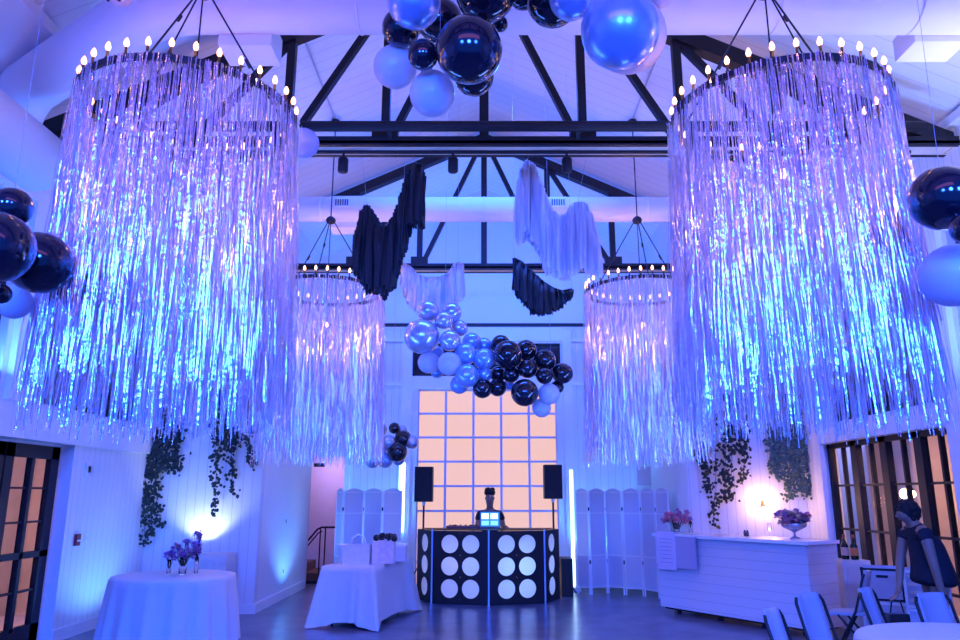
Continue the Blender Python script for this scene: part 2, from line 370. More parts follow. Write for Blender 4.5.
# lighting pipe in front of the truss with the cylinder spotlights below it
p = MB().tube([(-3.6, 7.1, 5.43), (4.6, 7.1, 5.43)], .055, 12).out('lighting_pipe', steel, None, True)
tag(p, 'long round black pipe slung in front of the nearest truss', 'pipe')
for x in (-1.0, 1.0, 3.0, -3.0):
    MB().bar((x, 7.1, 5.43), (x, 7.27, 5.36), .04, .03).out('bracket', steel, p)
tk = MB().bx(-4.6, 4.6, 7.385, 7.415, 5.268, 5.298).out('light_track', steel); tag(tk, 'thin black light track under the nearest truss', 'light track')
for k, (px, lb) in enumerate(((343, 'left'), (453, 'middle'), (567, 'right'))):
    q = at(px, 158, 7.38); s_ = thing('track_spotlight', 'black cylinder spotlight hanging from the truss, %s of the three' % ('leftmost', 'middle one', 'rightmost')[k], 'spotlight', (q.x, 7.40, 5.268), 0, 'cylinder spotlights on the nearest truss')
    MB().tube([(0, 0, 0), (0, 0, -.05)], .014).out('stem', steel, s_)
    MB().lathe((0, 0, -.22), [(.03, 0), (.05, .005), (.055, .02), (.055, .15), (.04, .17)]).out('lamp_housing', steel, s_, True)

# ------------------------------------------------------------------ ducts
def duct(name, label, pts, r, n=28):
    t = thing(name, label, 'duct', pts[0])
    o = Vector(pts[0]); ps = [Vector(p) - o for p in pts]
    MB().tube(ps, r, n).out('duct_tube', duct_m, t, True)
    for i in range(len(ps) - 1):
        a, b_ = ps[i], ps[i+1]; L = (b_ - a).length
        if L < 1.2: continue
        m = int(L / 1.1)
        for k in range(1, m):
            c = a.lerp(b_, k / m); dr = (b_ - a).normalized()
            MB().tube([c - dr*.008, c + dr*.008], r + .006, n).out('seam_ring', duct_m, t, True)
    return t
def arc(a, c, b_, k=6): # quadratic bend
    a, c, b_ = map(Vector, (a, c, b_)); return [a*(1-t)**2 + c*2*t*(1-t) + b_*t*t for t in [i/k for i in range(k+1)]]
d1 = duct('ceiling_duct', 'wide pale duct crossing the top of the picture and bending at the left', [(4.75, 5.5, 5.72), (-2.2, 5.5, 5.72)] + arc((-2.4, 5.5, 5.72), (-2.75, 5.5, 5.72), (-3.05, 5.72, 5.72), 5) + [(-4.35, 6.55, 5.62)] + arc((-4.45, 6.6, 5.60), (-4.66, 6.74, 5.54), (-4.72, 6.78, 5.28), 5), .25)
d2 = duct('ceiling_duct', 'slimmer pale duct crossing in front of the far truss', [(-4.7, 10.15, 5.72), (4.7, 10.15, 5.72)], .18)
d3 = duct('ceiling_duct', 'fat round-ended duct running along the left wall above the windows', [(-4.2, 3.0, 4.74), (-4.2, 6.5, 4.74)], .29)
MB().ball((0, 3.5, 0), .29, (1, .45, 1), 24, 14).out('duct_end', duct_m, d3, True)
def grille(d, x, y, z, wx, wz):
    o = d.location
    f = MB().bx(x - wx/2 - o.x, x + wx/2 - o.x, y - o.y, y - .02 - o.y, z - o.z, z + wz - o.z).out('grille', trim_m, d)
    b = MB(); nx = int(wx / .03)
    for k in range(nx): xx = x - wx/2 - o.x + (k + .5) * wx / nx; b.bx(xx - .009, xx + .009, y - .028 - o.y, y - .02 - o.y, z + .02 - o.z, z + wz - .02 - o.z)
    b.out('grille_slats', grill_m, f)
q = at(237, 2, 5.27); grille(d1, q.x, 5.25, 5.62, .27, .2)
q = at(954, 8, 5.27); grille(d1, q.x, 5.25, 5.60, .27, .2)
q = at(342, 207, 9.97); grille(d2, q.x, 9.96, 5.68, .2, .13)
q = at(558, 207, 9.97); grille(d2, q.x, 9.96, 5.68, .2, .13)
for px0, px1, py0, py1, Y, nm in ((224, 278, 30, 56, 5.75, 'pale square duct branch below the wide duct at upper left'), (905, 953, 30, 52, 5.8, 'pale square duct branch below the wide duct at upper right'), (331, 370, 200, 231, 10.35, 'pale square duct branch behind the black drape'), (545, 572, 205, 236, 10.35, 'pale square duct branch behind the white drape')):
    a = at(px0, py1, Y); c = at(px1, py0, Y)
    dd_ = d1 if Y < 8 else d2; o_ = dd_.location
    MB().bx(a.x - o_.x, c.x - o_.x, Y - .16 - o_.y, Y + .16 - o_.y, a.z - o_.z, max(c.z, 5.62) - o_.z, bev=.01).out('branch_box', duct_m, dd_)
# conduits on the ceiling
for s in (-1, 1):
    x = s * 2.14; z = cz(2.14) - .02
    c = MB().tube([(x, 2.0, z), (x, 9.8, z)], .012, 6).out('ceiling_conduit', mat('conduit', (.5, .5, .55), .5))
    tag(c, 'thin conduit on the %s ceiling slope feeding the chandeliers' % ('left' if s < 0 else 'right'), 'conduit')

# ------------------------------------------------------------------ chandeliers
RR, NB = .74, 32
def strand_mesh(layers, zlen, seed, gaps, seg=11, wmin=.004, wmax=.011):
    rnd = random.Random(seed); V = []; Fc = []
    for (rad, cnt, z0, z1, flare) in layers:
        for k in range(cnt):
            th = 2*PI*(k + rnd.random()*.9)/cnt
            dens = 1.0
            for g0, g1, gp in gaps:
                if g0 < (th % (2*PI)) < g1: dens = gp
            if rnd.random() > dens: continue
            wd = rnd.uniform(wmin, wmax); tw = rnd.uniform(0, 2*PI); dtw = rnd.uniform(-1.3, 1.3)
            r0 = rad + rnd.uniform(-.02, .02); r1 = r0 + flare * rnd.uniform(.0, 1.2); dth = rnd.uniform(-.035, .035)
            ze = z1 + .07 - .12*math.sin(th) + abs(rnd.gauss(0, .10)) if rnd.random() < .8 else z1 - rnd.uniform(0, .10)
            if rnd.random() < .12: ze += rnd.uniform(.1, .7)
            ph = rnd.uniform(0, 6.3); n0 = len(V)
            for i in range(seg + 1):
                t = i / seg; z = z0 + (ze - z0) * t
                r = r0 + (r1 - r0) * t + .010 * math.sin(ph + 9*t); a = th + dth * t + .012 * math.sin(ph*2 + 7*t)
                c = Vector((r*math.cos(a), r*math.sin(a), z)); aw = a + PI/2 + .75*math.sin(tw + dtw*t*5) + rnd.uniform(-.35, .35)
                h = Vector((math.cos(aw), math.sin(aw), rnd.uniform(-.15, .15))) * wd * .5
                V += [c - h, c + h]
            for i in range(seg): a = n0 + 2*i; Fc.append((a, a+1, a+3, a+2))
    return [tuple(v) for v in V], Fc
bulb_me = None; sleeve_me = None
def chandelier(x, y, z, label, seed, dens, gaps, first=False):
    global bulb_me, sleeve_me
    t = thing('fringe_chandelier', label, 'chandelier', (x, y, z), 0, 'ring chandeliers with foil fringe')
    ring = [(RR*math.cos(2*PI*k/64), RR*math.sin(2*PI*k/64)) for k in range(64)]
    b = MB(); b.lathe((0, 0, 0), [(RR - .012, -.02), (RR + .012, -.02), (RR + .012, .025), (RR - .012, .025), (RR - .012, -.02)], 64, cap=False)
    b.out('hoop', steel, t, False)
    hub_z = 5.42 - z
    MB().lathe((0, 0, hub_z), [(.01, -.06), (.055, -.04), (.07, 0), (.055, .03), (.015, .06)], 16).out('hub', steel, t, True)
    MB().tube([(0, 0, hub_z + .05), (0, 0, cz(x) - z - .01)], .009, 6).out('hanging_rod', steel, t)
    MB().lathe((0, 0, cz(x) - z - .06), [(.06, 0), (.06, .03), (.02, .05)], 16).out('canopy', steel, t, True)
    for k in range(3):
        a = 2*PI*k/3 + (.55 if x < 0 else .45)
        r = MB().tube([(.04*math.cos(a), .04*math.sin(a), hub_z), ((RR)*math.cos(a), (RR)*math.sin(a), .03)], .007, 6)
        r.tube([(.35*math.cos(a), .35*math.sin(a), hub_z + (.03-hub_z)*.46), (.39*math.cos(a), .39*math.sin(a), hub_z + (.03-hub_z)*.52)], .014, 6)
        r.out('support_rod', steel, t)
    if bulb_me is None:
        s_ = MB().lathe((0, 0, 0), [(.012, 0), (.016, .005), (.009, .012), (.009, .055)], 8).out('candle_sleeve', candle_m, t, True)
        bb = MB().lathe((0, 0, .055), [(.006, 0), (.015, .015), (.018, .03), (.012, .05), (.003, .066)], 10).out('bulb', bulb_m, s_, True)
        sleeve_me, bulb_me = s_.data, bb.data; s_.location = (RR, 0, .025)
        start = 1
    else: start = 0
    for k in range(start, NB):
        a = 2*PI*k/NB
        s_ = bpy.data.objects.new('candle_sleeve', sleeve_me); COL.objects.link(s_); s_.parent = t; s_.location = (RR*math.cos(a), RR*math.sin(a), .025)
        bb = bpy.data.objects.new('bulb', bulb_me); COL.objects.link(bb); bb.parent = s_
    # the lamp inside the hoop and the light its candles give
    MB().tube([(0, 0, hub_z), (0, 0, -.42)], .006, 6).out('lamp_cord', steel, t)
    MB().ball((0, 0, -.46), .035, u=12, v=8).out('inner_bulb', bulb_m, t, True)
    point('inner_lamp_light', (0, 0, -.52), 24 if y < 7 else 62, (1.0, .52, .34), .09, t)
    for k in range(8):
        a = 2*PI*(k + .5)/8; point('candle_light', (RR*math.cos(a), RR*math.sin(a), .14), 1.7, (1.0, .42, .15), .03, t)
    zl = z - 2.13
    lay = [(RR + .016, int(520*dens), .02, -zl, .08), (RR - .01, int(340*dens), -.02, -zl*.97, .05), (RR - .10, int(260*dens), -.3, -zl*.92, .05), (RR + .03, int(480*dens), -.62, -zl*1.0, .05)]
    V, Fc = strand_mesh(lay, zl, seed, gaps)
    fr = pv('foil_fringe', V, Fc, foil_m, t); fr['kind'] = 'stuff'; fr['label'] = 'long silver foil strips hanging from the hoop'
    return t
ZR = 4.385
chandelier(-2.14, 4.95, ZR, 'largest left chandelier, near, silver foil fringe under a black candle-bulb hoop', 1, 1.0, [(3.62, 3.75, .1), (4.3, 4.36, .2)])
chandelier(2.14, 4.95, ZR, 'largest right chandelier, near, silver foil fringe under a black candle-bulb hoop', 2, 1.0, [(5.55, 5.62, .15), (3.9, 3.98, .4)])
chandelier(-2.14, 9.8, ZR, 'smaller-looking far left chandelier with glowing foil fringe behind the black drape', 3, .8, [])
chandelier(2.14, 9.8, ZR, 'smaller-looking far right chandelier with glowing foil fringe beside the white drape', 4, .8, [])

# ------------------------------------------------------------------ balloons
bal_m = {
 'black': mat('black_latex', (.006, .006, .014), .12, coat=.6, noise=.1),
 'blue': mat('chrome_blue_latex', (.30, .48, .80), .28, .55, coat=.5),
 'silver': mat('chrome_silver_latex', (.55, .58, .72), .24, .7, coat=.4),
 'white': mat('white_latex', (.72, .72, .8), .3, coat=.4, trl=.35),
 'pearl': mat('pearl_violet_latex', (.55, .48, .72), .35, coat=.4, trl=.2)}
bal_me = {}
def balloon_mesh(c):
    if c not in bal_me:
        prof = []
        for i in range(15):
            a = PI * i / 14; r = math.sin(a); z = -math.cos(a)
            if z < 0: z *= 1.12
            prof.append((max(r, .004), z))
        o = MB().lathe((0, 0, 0), prof, 28).out('balloon', bal_m[c], None, True)
        k = MB().lathe((0, 0, 0), [(.01, -1.10), (.035, -1.13), (.02, -1.16), (.06, -1.22), (.055, -1.23)], 10).out('knot', bal_m[c], None, True)
        bal_me[c] = (o.data, k.data); bpy.data.objects.remove(o); bpy.data.objects.remove(k)
    return bal_me[c]
def balloon(px, py, rpx, Y, c, label, group, toward=None):
    p = at(px, py, Y); r = rpx * per_px(px, py, Y)
    body, kn = balloon_mesh(c)
    o = bpy.data.objects.new('balloon', body); COL.objects.link(o); o.location = p; o.scale = (r, r, r)
    d = (Vector(toward) - p) if toward is not None else Vector((random.uniform(-1, 1), random.uniform(-.2, 1), random.uniform(-1, .6)))
    o.rotation_euler = (-d).to_track_quat('Z', 'Y').to_euler()
    k = bpy.data.objects.new('knot', kn); COL.objects.link(k); k.parent = o
    tag(o, label, 'balloon', group); return o
cn = {'black': 'glossy black', 'blue': 'satin blue', 'silver': 'chrome silver-blue', 'white': 'translucent white', 'pearl': 'pale violet'}
G = 'balloons of the cluster at the top of the picture'
C0 = at(455, 20, 4.9)
for px, py, r, Y, c, lb in (
 (413.6, 3, 26, 4.3, 'blue', 'satin blue balloon at the upper left of the top cluster'),
 (401, 28, 19, 4.5, 'black', 'glossy black balloon under the upper left blue one in the top cluster'),
 (423, 55, 15.5, 4.35, 'black', 'small black balloon between two translucent white ones and the big black one'),
 (469, 50, 33.5, 4.2, 'black', 'biggest black balloon, low middle of the top cluster'),
 (486, -8, 30, 4.4, 'black', 'black balloon cut by the top edge above the biggest black one'),
 (438, 20, 22, 4.9, 'black', 'black balloon deep in the top cluster right of the blue one'),
 (474, 76, 20, 4.65, 'black', 'black balloon peeping out below the biggest black one'),
 (395, 67, 21.5, 4.7, 'white', 'translucent white balloon at the left end of the top cluster'),
 (432, 94, 22.5, 4.6, 'white', 'lowest translucent white balloon of the top cluster'),
 (500, 24, 8, 4.7, 'black', 'tiny black balloon at the right of the biggest black one'),
 (523, -4, 14, 4.7, 'black', 'small black balloon cut by the top edge beside the gap of the cluster'),
 (553, 0, 27, 4.6, 'black', 'black balloon behind the upper right blue one at the top edge'),
 (571, -2, 22, 4.35, 'blue', 'medium blue balloon cut by the top edge left of the largest blue'),
 (620, 30, 39, 4.2, 'blue', 'largest satin blue balloon at the right end of the top cluster'),
 (629, 36, 37, 4.75, 'white', 'translucent white balloon peeping from behind the largest blue one'),
 (661, -2, 10, 4.7, 'white', 'small white balloon at the top edge right of the largest blue')):
    balloon(px, py, r, Y, c, lb, G, C0 if px < 520 else at(590, -20, 4.8))
G = 'balloons of the long garland over the DJ booth'
items = [
 (427.7, 311, 10.7, 9.5, 'silver', 'top left chrome balloon of the long garland'),
 (451.6, 312, 9.6, 9.6, 'silver', 'top right chrome balloon of the long garland'),
 (443.7, 320.4, 9, 9.4, 'silver', 'chrome balloon tucked below the two topmost of the long garland'),
 (421.5, 336.4, 17.4, 9.4, 'silver', 'largest chrome balloon at the left end of the long garland'),
 (458.6, 328, 8.5, 9.7, 'silver', 'small chrome balloon right of the topmost trio in the long garland'),
 (449.9, 340.6, 10.5, 9.35, 'silver', 'chrome balloon right of the largest chrome one'),
 (471.8, 342, 9.5, 9.6, 'blue', 'satin blue balloon high in the middle of the long garland'),
 (484, 346, 8.5, 9.8, 'blue', 'satin blue balloon next to the first black one on top'),
 (465.6, 354, 11, 9.4, 'blue', 'satin blue balloon in the middle of the blue half'),
 (484, 359, 10.8, 9.4, 'blue', 'satin blue balloon touching the largest black one'),
 (449.3, 363.7, 11.8, 9.3, 'white', 'paler balloon at the lower left middle of the long garland'),
 (428.5, 362.6, 10.8, 9.5, 'white', 'pale balloon below the largest chrome one'),
 (436.5, 352, 6.5, 9.8, 'blue', 'small blue balloon squeezed between the largest chrome and pale ones'),
 (437, 371.6, 6.5, 9.75, 'blue', 'small blue balloon below the two pale ones'),
 (467, 375.8, 12, 9.3, 'blue', 'larger blue balloon low in the blue half'),
 (459.5, 384.5, 9.5, 9.5, 'blue', 'lowest blue balloon of the blue half'),
 (484, 374.4, 8, 9.5, 'blue', 'blue balloon above the lowest left black one'),
 (500.8, 344.8, 10, 9.7, 'black', 'leftmost top black balloon behind the largest black one'),
 (507.8, 354.7, 14.5, 9.35, 'black', 'largest upper black balloon of the long garland'),
 (526, 350.5, 10.8, 9.6, 'black', 'black balloon right of the largest upper one'),
 (545, 360.3, 10.8, 9.5, 'black', 'black balloon at the upper right of the black half'),
 (562.7, 373.5, 10.5, 9.5, 'black', 'rightmost black balloon of the long garland'),
 (527.5, 368.8, 9.6, 9.4, 'black', 'black balloon in the centre of the black half'),
 (544.4, 375.8, 8.5, 9.35, 'black', 'smaller black balloon above the white one'),
 (511, 374.4, 8.5, 9.5, 'black', 'black balloon under the largest upper one'),
 (482.5, 388.4, 10, 9.4, 'black', 'lowest left black balloon below the blue ones'),
 (497.6, 387.5, 9, 9.5, 'black', 'black balloon right of the lowest left black one'),
 (498, 374.5, 8.2, 9.65, 'black', 'black balloon filling the join of the blue and black halves'),
 (524.7, 392.7, 13.8, 9.3, 'black', 'big black balloon hanging lowest in the black half'),
 (557.5, 387, 6.5, 9.6, 'black', 'small black balloon behind the white one on its right'),
 (549.2, 394, 10.6, 9.35, 'white', 'white balloon at the lower right of the long garland'),
 (541.6, 408, 9.4, 9.5, 'white', 'lowest sheer white balloon of the long garland in front of the panes'),
 (509, 384.5, 5.5, 9.7, 'blue', 'small blue balloon glimpsed between the low black ones')]
for it in items: balloon(it[0], it[1], it[2], it[3], it[4], it[5], G, at(it[0]*.5 + 246, it[1]*.7 + 110, 9.9))
G = 'balloons of the small bunch left of the glass door'
for px, py, r, Y, c, lb in (
 (403, 438.6, 8.6, 12.0, 'black', 'black balloon at the upper right of the small left bunch'),
 (397.3, 451.7, 10, 11.9, 'black', 'biggest black balloon of the small left bunch'),
 (394.3, 428, 5.6, 12.1, 'black', 'smallest black balloon on top of the small left bunch'),
 (388, 442.4, 7.8, 11.9, 'silver', 'chrome balloon at the centre left of the small left bunch'),
 (412, 442, 7, 12.0, 'silver', 'chrome balloon at the right end of the small left bunch'),
 (402, 430.5, 5.4, 12.2, 'silver', 'small chrome balloon atop the small left bunch'),
 (380.5, 429, 6.4, 12.1, 'silver', 'chrome balloon at the upper left of the small left bunch'),
 (385.5, 460, 7.8, 12.0, 'blue', 'blue balloon at the bottom of the small left bunch'),
 (373, 461, 7.2, 12.1, 'blue', 'blue balloon at the lower left of the small left bunch'),
 (398.5, 459.5, 6, 12.2, 'blue', 'blue balloon below the biggest black one of the small left bunch'),
 (380.5, 450, 6.5, 12.15, 'blue', 'blue balloon at the left of the small left bunch')):
    balloon(px, py, r, Y, c, lb, G, at(392, 444, 12.3))
G = 'balloons of the small bunch behind the far right fringe'
for px, py, r, Y, c, lb in (
 (620, 416, 9, 12.0, 'black', 'left black balloon behind the far right fringe'),
 (642, 420, 10, 11.9, 'black', 'right black balloon behind the far right fringe'),
 (631, 432, 8, 12.0, 'silver', 'chrome balloon between the black ones behind the far right fringe'),
 (612, 432, 8, 12.1, 'blue', 'blue balloon behind the far right fringe'),
 (597, 438, 9.5, 12.0, 'pearl', 'pale violet balloon peeping out left of the far right fringe')):
    balloon(px, py, r, Y, c, lb, G, at(625, 425, 12.3))
G = 'balloons at the left edge of the picture'
for px, py, r, Y, c, lb in (
 (12, 207, 19.5, 3.9, 'black', 'uppermost black balloon at the left edge'),
 (-4, 247, 36, 3.6, 'black', 'large black balloon cut by the left edge'),
 (40, 263, 31, 4.1, 'black', 'black balloon nearest the left fringe at the left edge'),
 (1, 294, 10, 3.9, 'black', 'small black balloon under the others at the left edge'),
 (14, 302, 17, 4.4, 'white', 'sheer white balloon lowest at the left edge')):
    balloon(px, py, r, Y, c, lb, G, at(-30, 240, 4.0))
G = 'balloons at the right edge of the picture'
for px, py, r, Y, c, lb in (
 (943, 198, 32, 3.9, 'black', 'large black balloon at the right edge'),
 (967, 228, 16, 3.7, 'black', 'black balloon cut by the right edge below the large one'),
 (953, 276, 31, 4.0, 'white', 'big sheer white balloon at the right edge beside the fringe')):
    balloon(px, py, r, Y, c, lb, G, at(990, 230, 4.1))
balloon(304, 143, 15, 6.0, 'pearl', 'single pale violet balloon right of the near left chandelier', 'lone balloon', at(290, 140, 6.2))
# garland lines that carry the balloons
def line(name, pts, label, r=.0015):
    o = MB().tube(pts, r, 5).out(name, mat('nylon_line', (.4, .4, .5), .5)); return tag(o, label, 'garland line')
line('garland_line', [at(400, 20, 4.7), at(440, 40, 4.6), at(480, 20, 4.6), at(560, -5, 4.7), at(640, 10, 4.75)], 'thin line carrying the top balloon cluster')
line('garland_line', [at(440, 40, 4.6), (at(440, 40, 4.6).x, 4.6, cz(.3) - .02)], 'thin cord from the ceiling to the left of the top balloon cluster')
line('garland_line', [at(620, 10, 4.75), (at(620, 10, 4.75).x, 4.75, cz(1) - .02)], 'thin cord from the ceiling to the right of the top balloon cluster')
line('garland_line', [at(425, 325, 9.55), at(462, 350, 9.6), at(500, 366, 9.6), at(530, 370, 9.55), at(563, 376, 9.6)], 'thin line running through the long balloon garland')
a = at(445, 318, 9.6); line('garland_line', [a, (a.x, 9.6, cz(a.x) - .02)], 'thin cord from the ceiling to the blue end of the long garland')
a = at(551, 370, 9.55); line('garland_line', [a, (a.x, 9.55, cz(a.x) - .02)], 'thin cord from the ceiling to the black end of the long garland')
a = at(393, 440, 12.2); line('garland_line', [a, (a.x, 12.0, 5.35)], 'thin cord from the far truss to the small left balloon bunch')
a = at(625, 425, 12.2); line('garland_line', [a, (a.x, 12.0, 5.35)], 'thin cord from the far truss to the bunch behind the right fringe')
for s in (-1, 1):
    a = Vector((s*2.75, 4.0, 3.2)); line('garland_line', [at(-4, 247, 3.6) if s < 0 else at(967, 228, 3.7), at(12, 207, 3.9) if s < 0 else at(943, 198, 3.9), Vector((at(5 if s < 0 else 962, 245, 4.0).x, 4.0, cz(2.7) - .02))], 'thin cord holding the balloons at the %s edge' % ('left' if s < 0 else 'right'))
line('garland_line', [at(1, 294, 3.9), at(-4, 247, 3.6), at(40, 263, 4.1), at(14, 302, 4.4)], 'thin line tying the left edge balloons together')

# ------------------------------------------------------------------ fringed fabric drapes
def drape(name, label, top, lens, Y, m, n, seed, strip=.05, depth=.10, cat='drape', ruf=.02):
    """top: pixel polyline of the carrying rope; lens: strip length in metres at those points"""
    rnd = random.Random(seed); P = [at(x, y, Y) for x, y in top]; o0 = P[0].copy()
    t = thing(name, label, cat, o0)
    seg = [(P[i+1] - P[i]).length for i in range(len(P) - 1)]; tot = sum(seg)
    def sample(u):
        s = u * tot
        for i, L in enumerate(seg):
            if s <= L or i == len(seg) - 1: f = min(1, s / L); return P[i].lerp(P[i+1], f), lens[i] * (1 - f) + lens[i+1] * f
            s -= L
    MB().tube([p - o0 for p in P], .012, 6).out('rope', m, t, True)
    V = []; Fc = []
    for k in range(n):
        u = (k + .5) / n; c, L = sample(u); c = c - o0; L *= rnd.uniform(.9, 1.06)
        dy = rnd.uniform(-depth, depth); wd = strip * rnd.uniform(.8, 1.25); tw = rnd.uniform(-.5, .5); ph = rnd.uniform(0, 6)
        cols = 5; rows = 9; n0 = len(V)
        for j in range(rows + 1):
            v = j / rows; z = -L * v; yy = dy * min(1, v * 3) + ruf * math.sin(ph + 5*v)
            for i in range(cols):
                a = (i / (cols - 1) - .5); fold = .35 * wd * math.cos(a * 2 * PI * 1.0 + ph)
                x = a * wd * (1 + .15*v) + .01 * math.sin(ph + 4*v)
                V.append((c.x + x*math.cos(tw) - fold*math.sin(tw), c.y + yy + x*math.sin(tw) + fold*math.cos(tw), c.z + z + .012*math.sin(a*9 + ph)*(v > .95)))
        for j in range(rows):
            for i in range(cols - 1):
                a = n0 + j*cols + i; Fc.append((a, a+1, a+cols+1, a+cols))
    o = pv('fabric_strips', V, Fc, m, t, True); o['kind'] = 'stuff'
    return t, P
bc = mat('black_chiffon', (.010, .010, .016), .55, noise=.3, nscale=20, sheen=.2)
wc = mat('white_chiffon', (.80, .78, .86), .7, sheen=.4, trl=.35)
t, P = drape('fringed_drape', 'black strip-fabric drape with two peaks hanging beneath the nearest truss', [(358, 232), (362, 212), (367, 205), (374, 214), (383, 228), (390, 224), (396, 212), (403, 192), (409, 172), (415, 163), (421, 165), (424, 176)], [.5, .75, .95, .9, .8, .82, .84, .82, .78, .8, .75, .6], 8.0, bc, 120, 5)
t, P2 = drape('fringed_drape', 'small black strip-fabric drape hanging under the white one', [(514, 258), (520, 261), (530, 270), (542, 281), (553, 288), (562, 291), (572, 289)], [.4, .50, .54, .46, .32, .2, .10], 9.3, bc, 70, 6)
t, P3 = drape('fringed_drape', 'large white strip-fabric drape with two peaks beside the far right chandelier', [(517, 200), (521, 172), (527, 160), (534, 166), (541, 186), (549, 206), (558, 216), (566, 214), (572, 206), (578, 202), (585, 203), (592, 220), (598, 245)], [.6, .85, .95, 1.0, .95, .85, .78, .78, .84, .85, .85, .65, .4], 8.4, wc, 130, 7, strip=.06)
t, P4 = drape('fringed_drape', 'small white strip-fabric drape behind the black one above the chrome balloons', [(402, 262), (408, 266), (416, 274), (428, 278), (442, 277), (452, 270), (458, 262), (463, 266)], [.35, .5, .55, .55, .55, .55, .6, .5], 10.6, wc, 70, 8, strip=.07)
for pts, lb in (((P[2], P[9]), 'black drape with two peaks'), ((P3[2], P3[9]), 'large white drape')):
    for i, p in enumerate(pts):
        line('drape_cord', [p, (p.x, 7.5, 5.36)], 'thin cord tying the %s peak of the %s to the truss' % (('left', 'right')[i], lb))
for p, lb in ((P2[0], 'left end of the small black drape'), (P2[-1], 'right end of the small black drape'), (P4[0], 'left end of the small white drape'), (P4[6], 'right peak of the small white drape')):
    line('drape_cord', [p, (p.x, p.y, cz(p.x) - .01)], 'thin cord from the ceiling to the ' + lb)

# ------------------------------------------------------------------ trailing vines on the niche walls
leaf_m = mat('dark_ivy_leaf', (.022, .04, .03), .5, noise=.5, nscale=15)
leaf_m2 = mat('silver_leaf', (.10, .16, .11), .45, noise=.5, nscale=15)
def vine(label, spec, m, seed, YN=YN):
    """spec: list of (px, ytop, ybot, width_px, n)"""
    rnd = random.Random(seed); Y = YN - .10
    base = at(sum(s[0] for s in spec)/len(spec), min(s[1] for s in spec), Y)
    t = thing('trailing_vine', label, 'trailing plant', base)
    xs = [at(s[0], s[1], Y).x - base.x for s in spec]
    MB().bx(min(xs) - .08, max(xs) + .08, -.03, .09, .0, .10, bev=.01).out('wall_planter', wood_m, t)
    V = []; Fc = []; sb = MB()
    for px, y0, y1, wpx, n in spec:
        a = at(px, y0, Y) - base; b_ = at(px, y1, Y) - base; wm = wpx * per_px(px, y0, Y)
        a.z = .02
        ns = max(1, int(wpx / 6))
        for s in range(ns):
            ox = (s + .5) / ns - .5; L = rnd.uniform(.55, 1.0) if ns > 1 else 1.0
            pts = []; ph = rnd.uniform(0, 6)
            for j in range(9): v = j / 8 * L; pts.append(Vector((a.x + ox * wm * (1 - .4*v) + (b_.x - a.x)*v + .02*math.sin(ph + 6*v), -.02 - .04*math.sin(3*v), a.z + (b_.z - a.z) * v)))
            sb.tube(pts, .004, 5)
            for k in range(int(1.35 * n / ns)):
                v = rnd.random() ** .9 * 7.99; i = min(7, int(v)); c = pts[i].lerp(pts[i+1], v - i)
                c = c + Vector((rnd.gauss(0, .045), rnd.uniform(-.06, .03), rnd.gauss(0, .02)))
                s_ = rnd.uniform(.04, .075); ang = rnd.uniform(0, 2*PI); nx = Vector((math.cos(ang), rnd.uniform(-.5, .5), math.sin(ang))).normalized()
                q = nx.cross(Vector((rnd.uniform(-.6, .6), -1, rnd.uniform(-.6, .6)))).normalized(); up = nx.cross(q).normalized() * s_ * .12
                n0 = len(V)
                for (u_, w_, h_) in ((0, 0, 0), (.3, .42, 1), (.7, .30, 1), (1, 0, 0), (.7, -.30, 1), (.3, -.42, 1)): V.append(tuple(c + nx*u_*s_ + q*w_*s_ + up*h_))
                Fc += [(n0, n0+1, n0+2, n0+3), (n0, n0+3, n0+4, n0+5)]
    sb.out('stems', leaf_m, t); pv('foliage', V, Fc, m, t)
    return t
vine('thickest dark ivy on the left, longest at its left edge', [(152, 395, 548, 22, 420), (146, 398, 546, 8, 130), (166, 395, 520, 16, 300), (178, 395, 505, 12, 200)], leaf_m, 11)
vine('second dark ivy on the left, ending in a thin curl', [(225, 395, 480, 20, 200), (234, 395, 495, 12, 150), (216, 400, 518, 6, 80)], leaf_m, 12)
vine('thin short ivy strand near the left wall corner', [(252, 405, 468, 7, 80)], leaf_m, 13)
vine('short ivy at the left end above the bar', [(703, 420, 495, 16, 200), (714, 430, 526, 5, 60)], leaf_m, 14, YR)
vine('reddish-lit ivy left of the glowing sconce', [(727, 400, 505, 12, 180), (740, 400, 495, 12, 170)], leaf_m, 15, YR)
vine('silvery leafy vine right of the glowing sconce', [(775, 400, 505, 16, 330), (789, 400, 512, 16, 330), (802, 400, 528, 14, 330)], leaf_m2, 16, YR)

# ------------------------------------------------------------------ small wall fixtures
def on_left(px, py):  # point on the left wall seen at a pixel
    r = (px - 484) / F_PX; d = -XW / r; v = (320 - py) / F_PX * d
    return Vector((-XW, d*math.cos(PITCH) - v*math.sin(PITCH), d*math.sin(PITCH) + v*math.cos(PITCH) + EYE))
c = on_left(76, 539); t = thing('fire_alarm_pull', 'small dark red alarm pull box on the left boarded wall', 'alarm box', c)
MB().bx(0, .035, -.05, .05, -.08, .06, bev=.005).out('alarm_body', mat('alarm_red', (.25, .02, .04), .4), t); MB().bx(.035, .045, -.035, .035, -.03, -.01).out('pull_bar', trim_m, t)
c = on_left(83, 538); t = thing('light_switch', 'pale switch plate right beside the red alarm box', 'switch', c + Vector((0, .06, 0)))
MB().bx(0, .01, -.035, .035, -.06, .06, bev=.003).out('switch_plate', trim_m, t); MB().bx(.01, .018, -.01, .01, -.02, .02).out('switch_toggle', trim_m, t)
c = on_left(87, 470); t = thing('wall_strobe', 'pale strobe plate high on the left boarded wall', 'alarm strobe', c)
MB().bx(0, .03, -.06, .06, -.09, .09, bev=.006).out('strobe_base', trim_m, t); MB().bx(.03, .05, -.03, .03, -.03, .05, bev=.006).out('strobe_lens', clear, t)
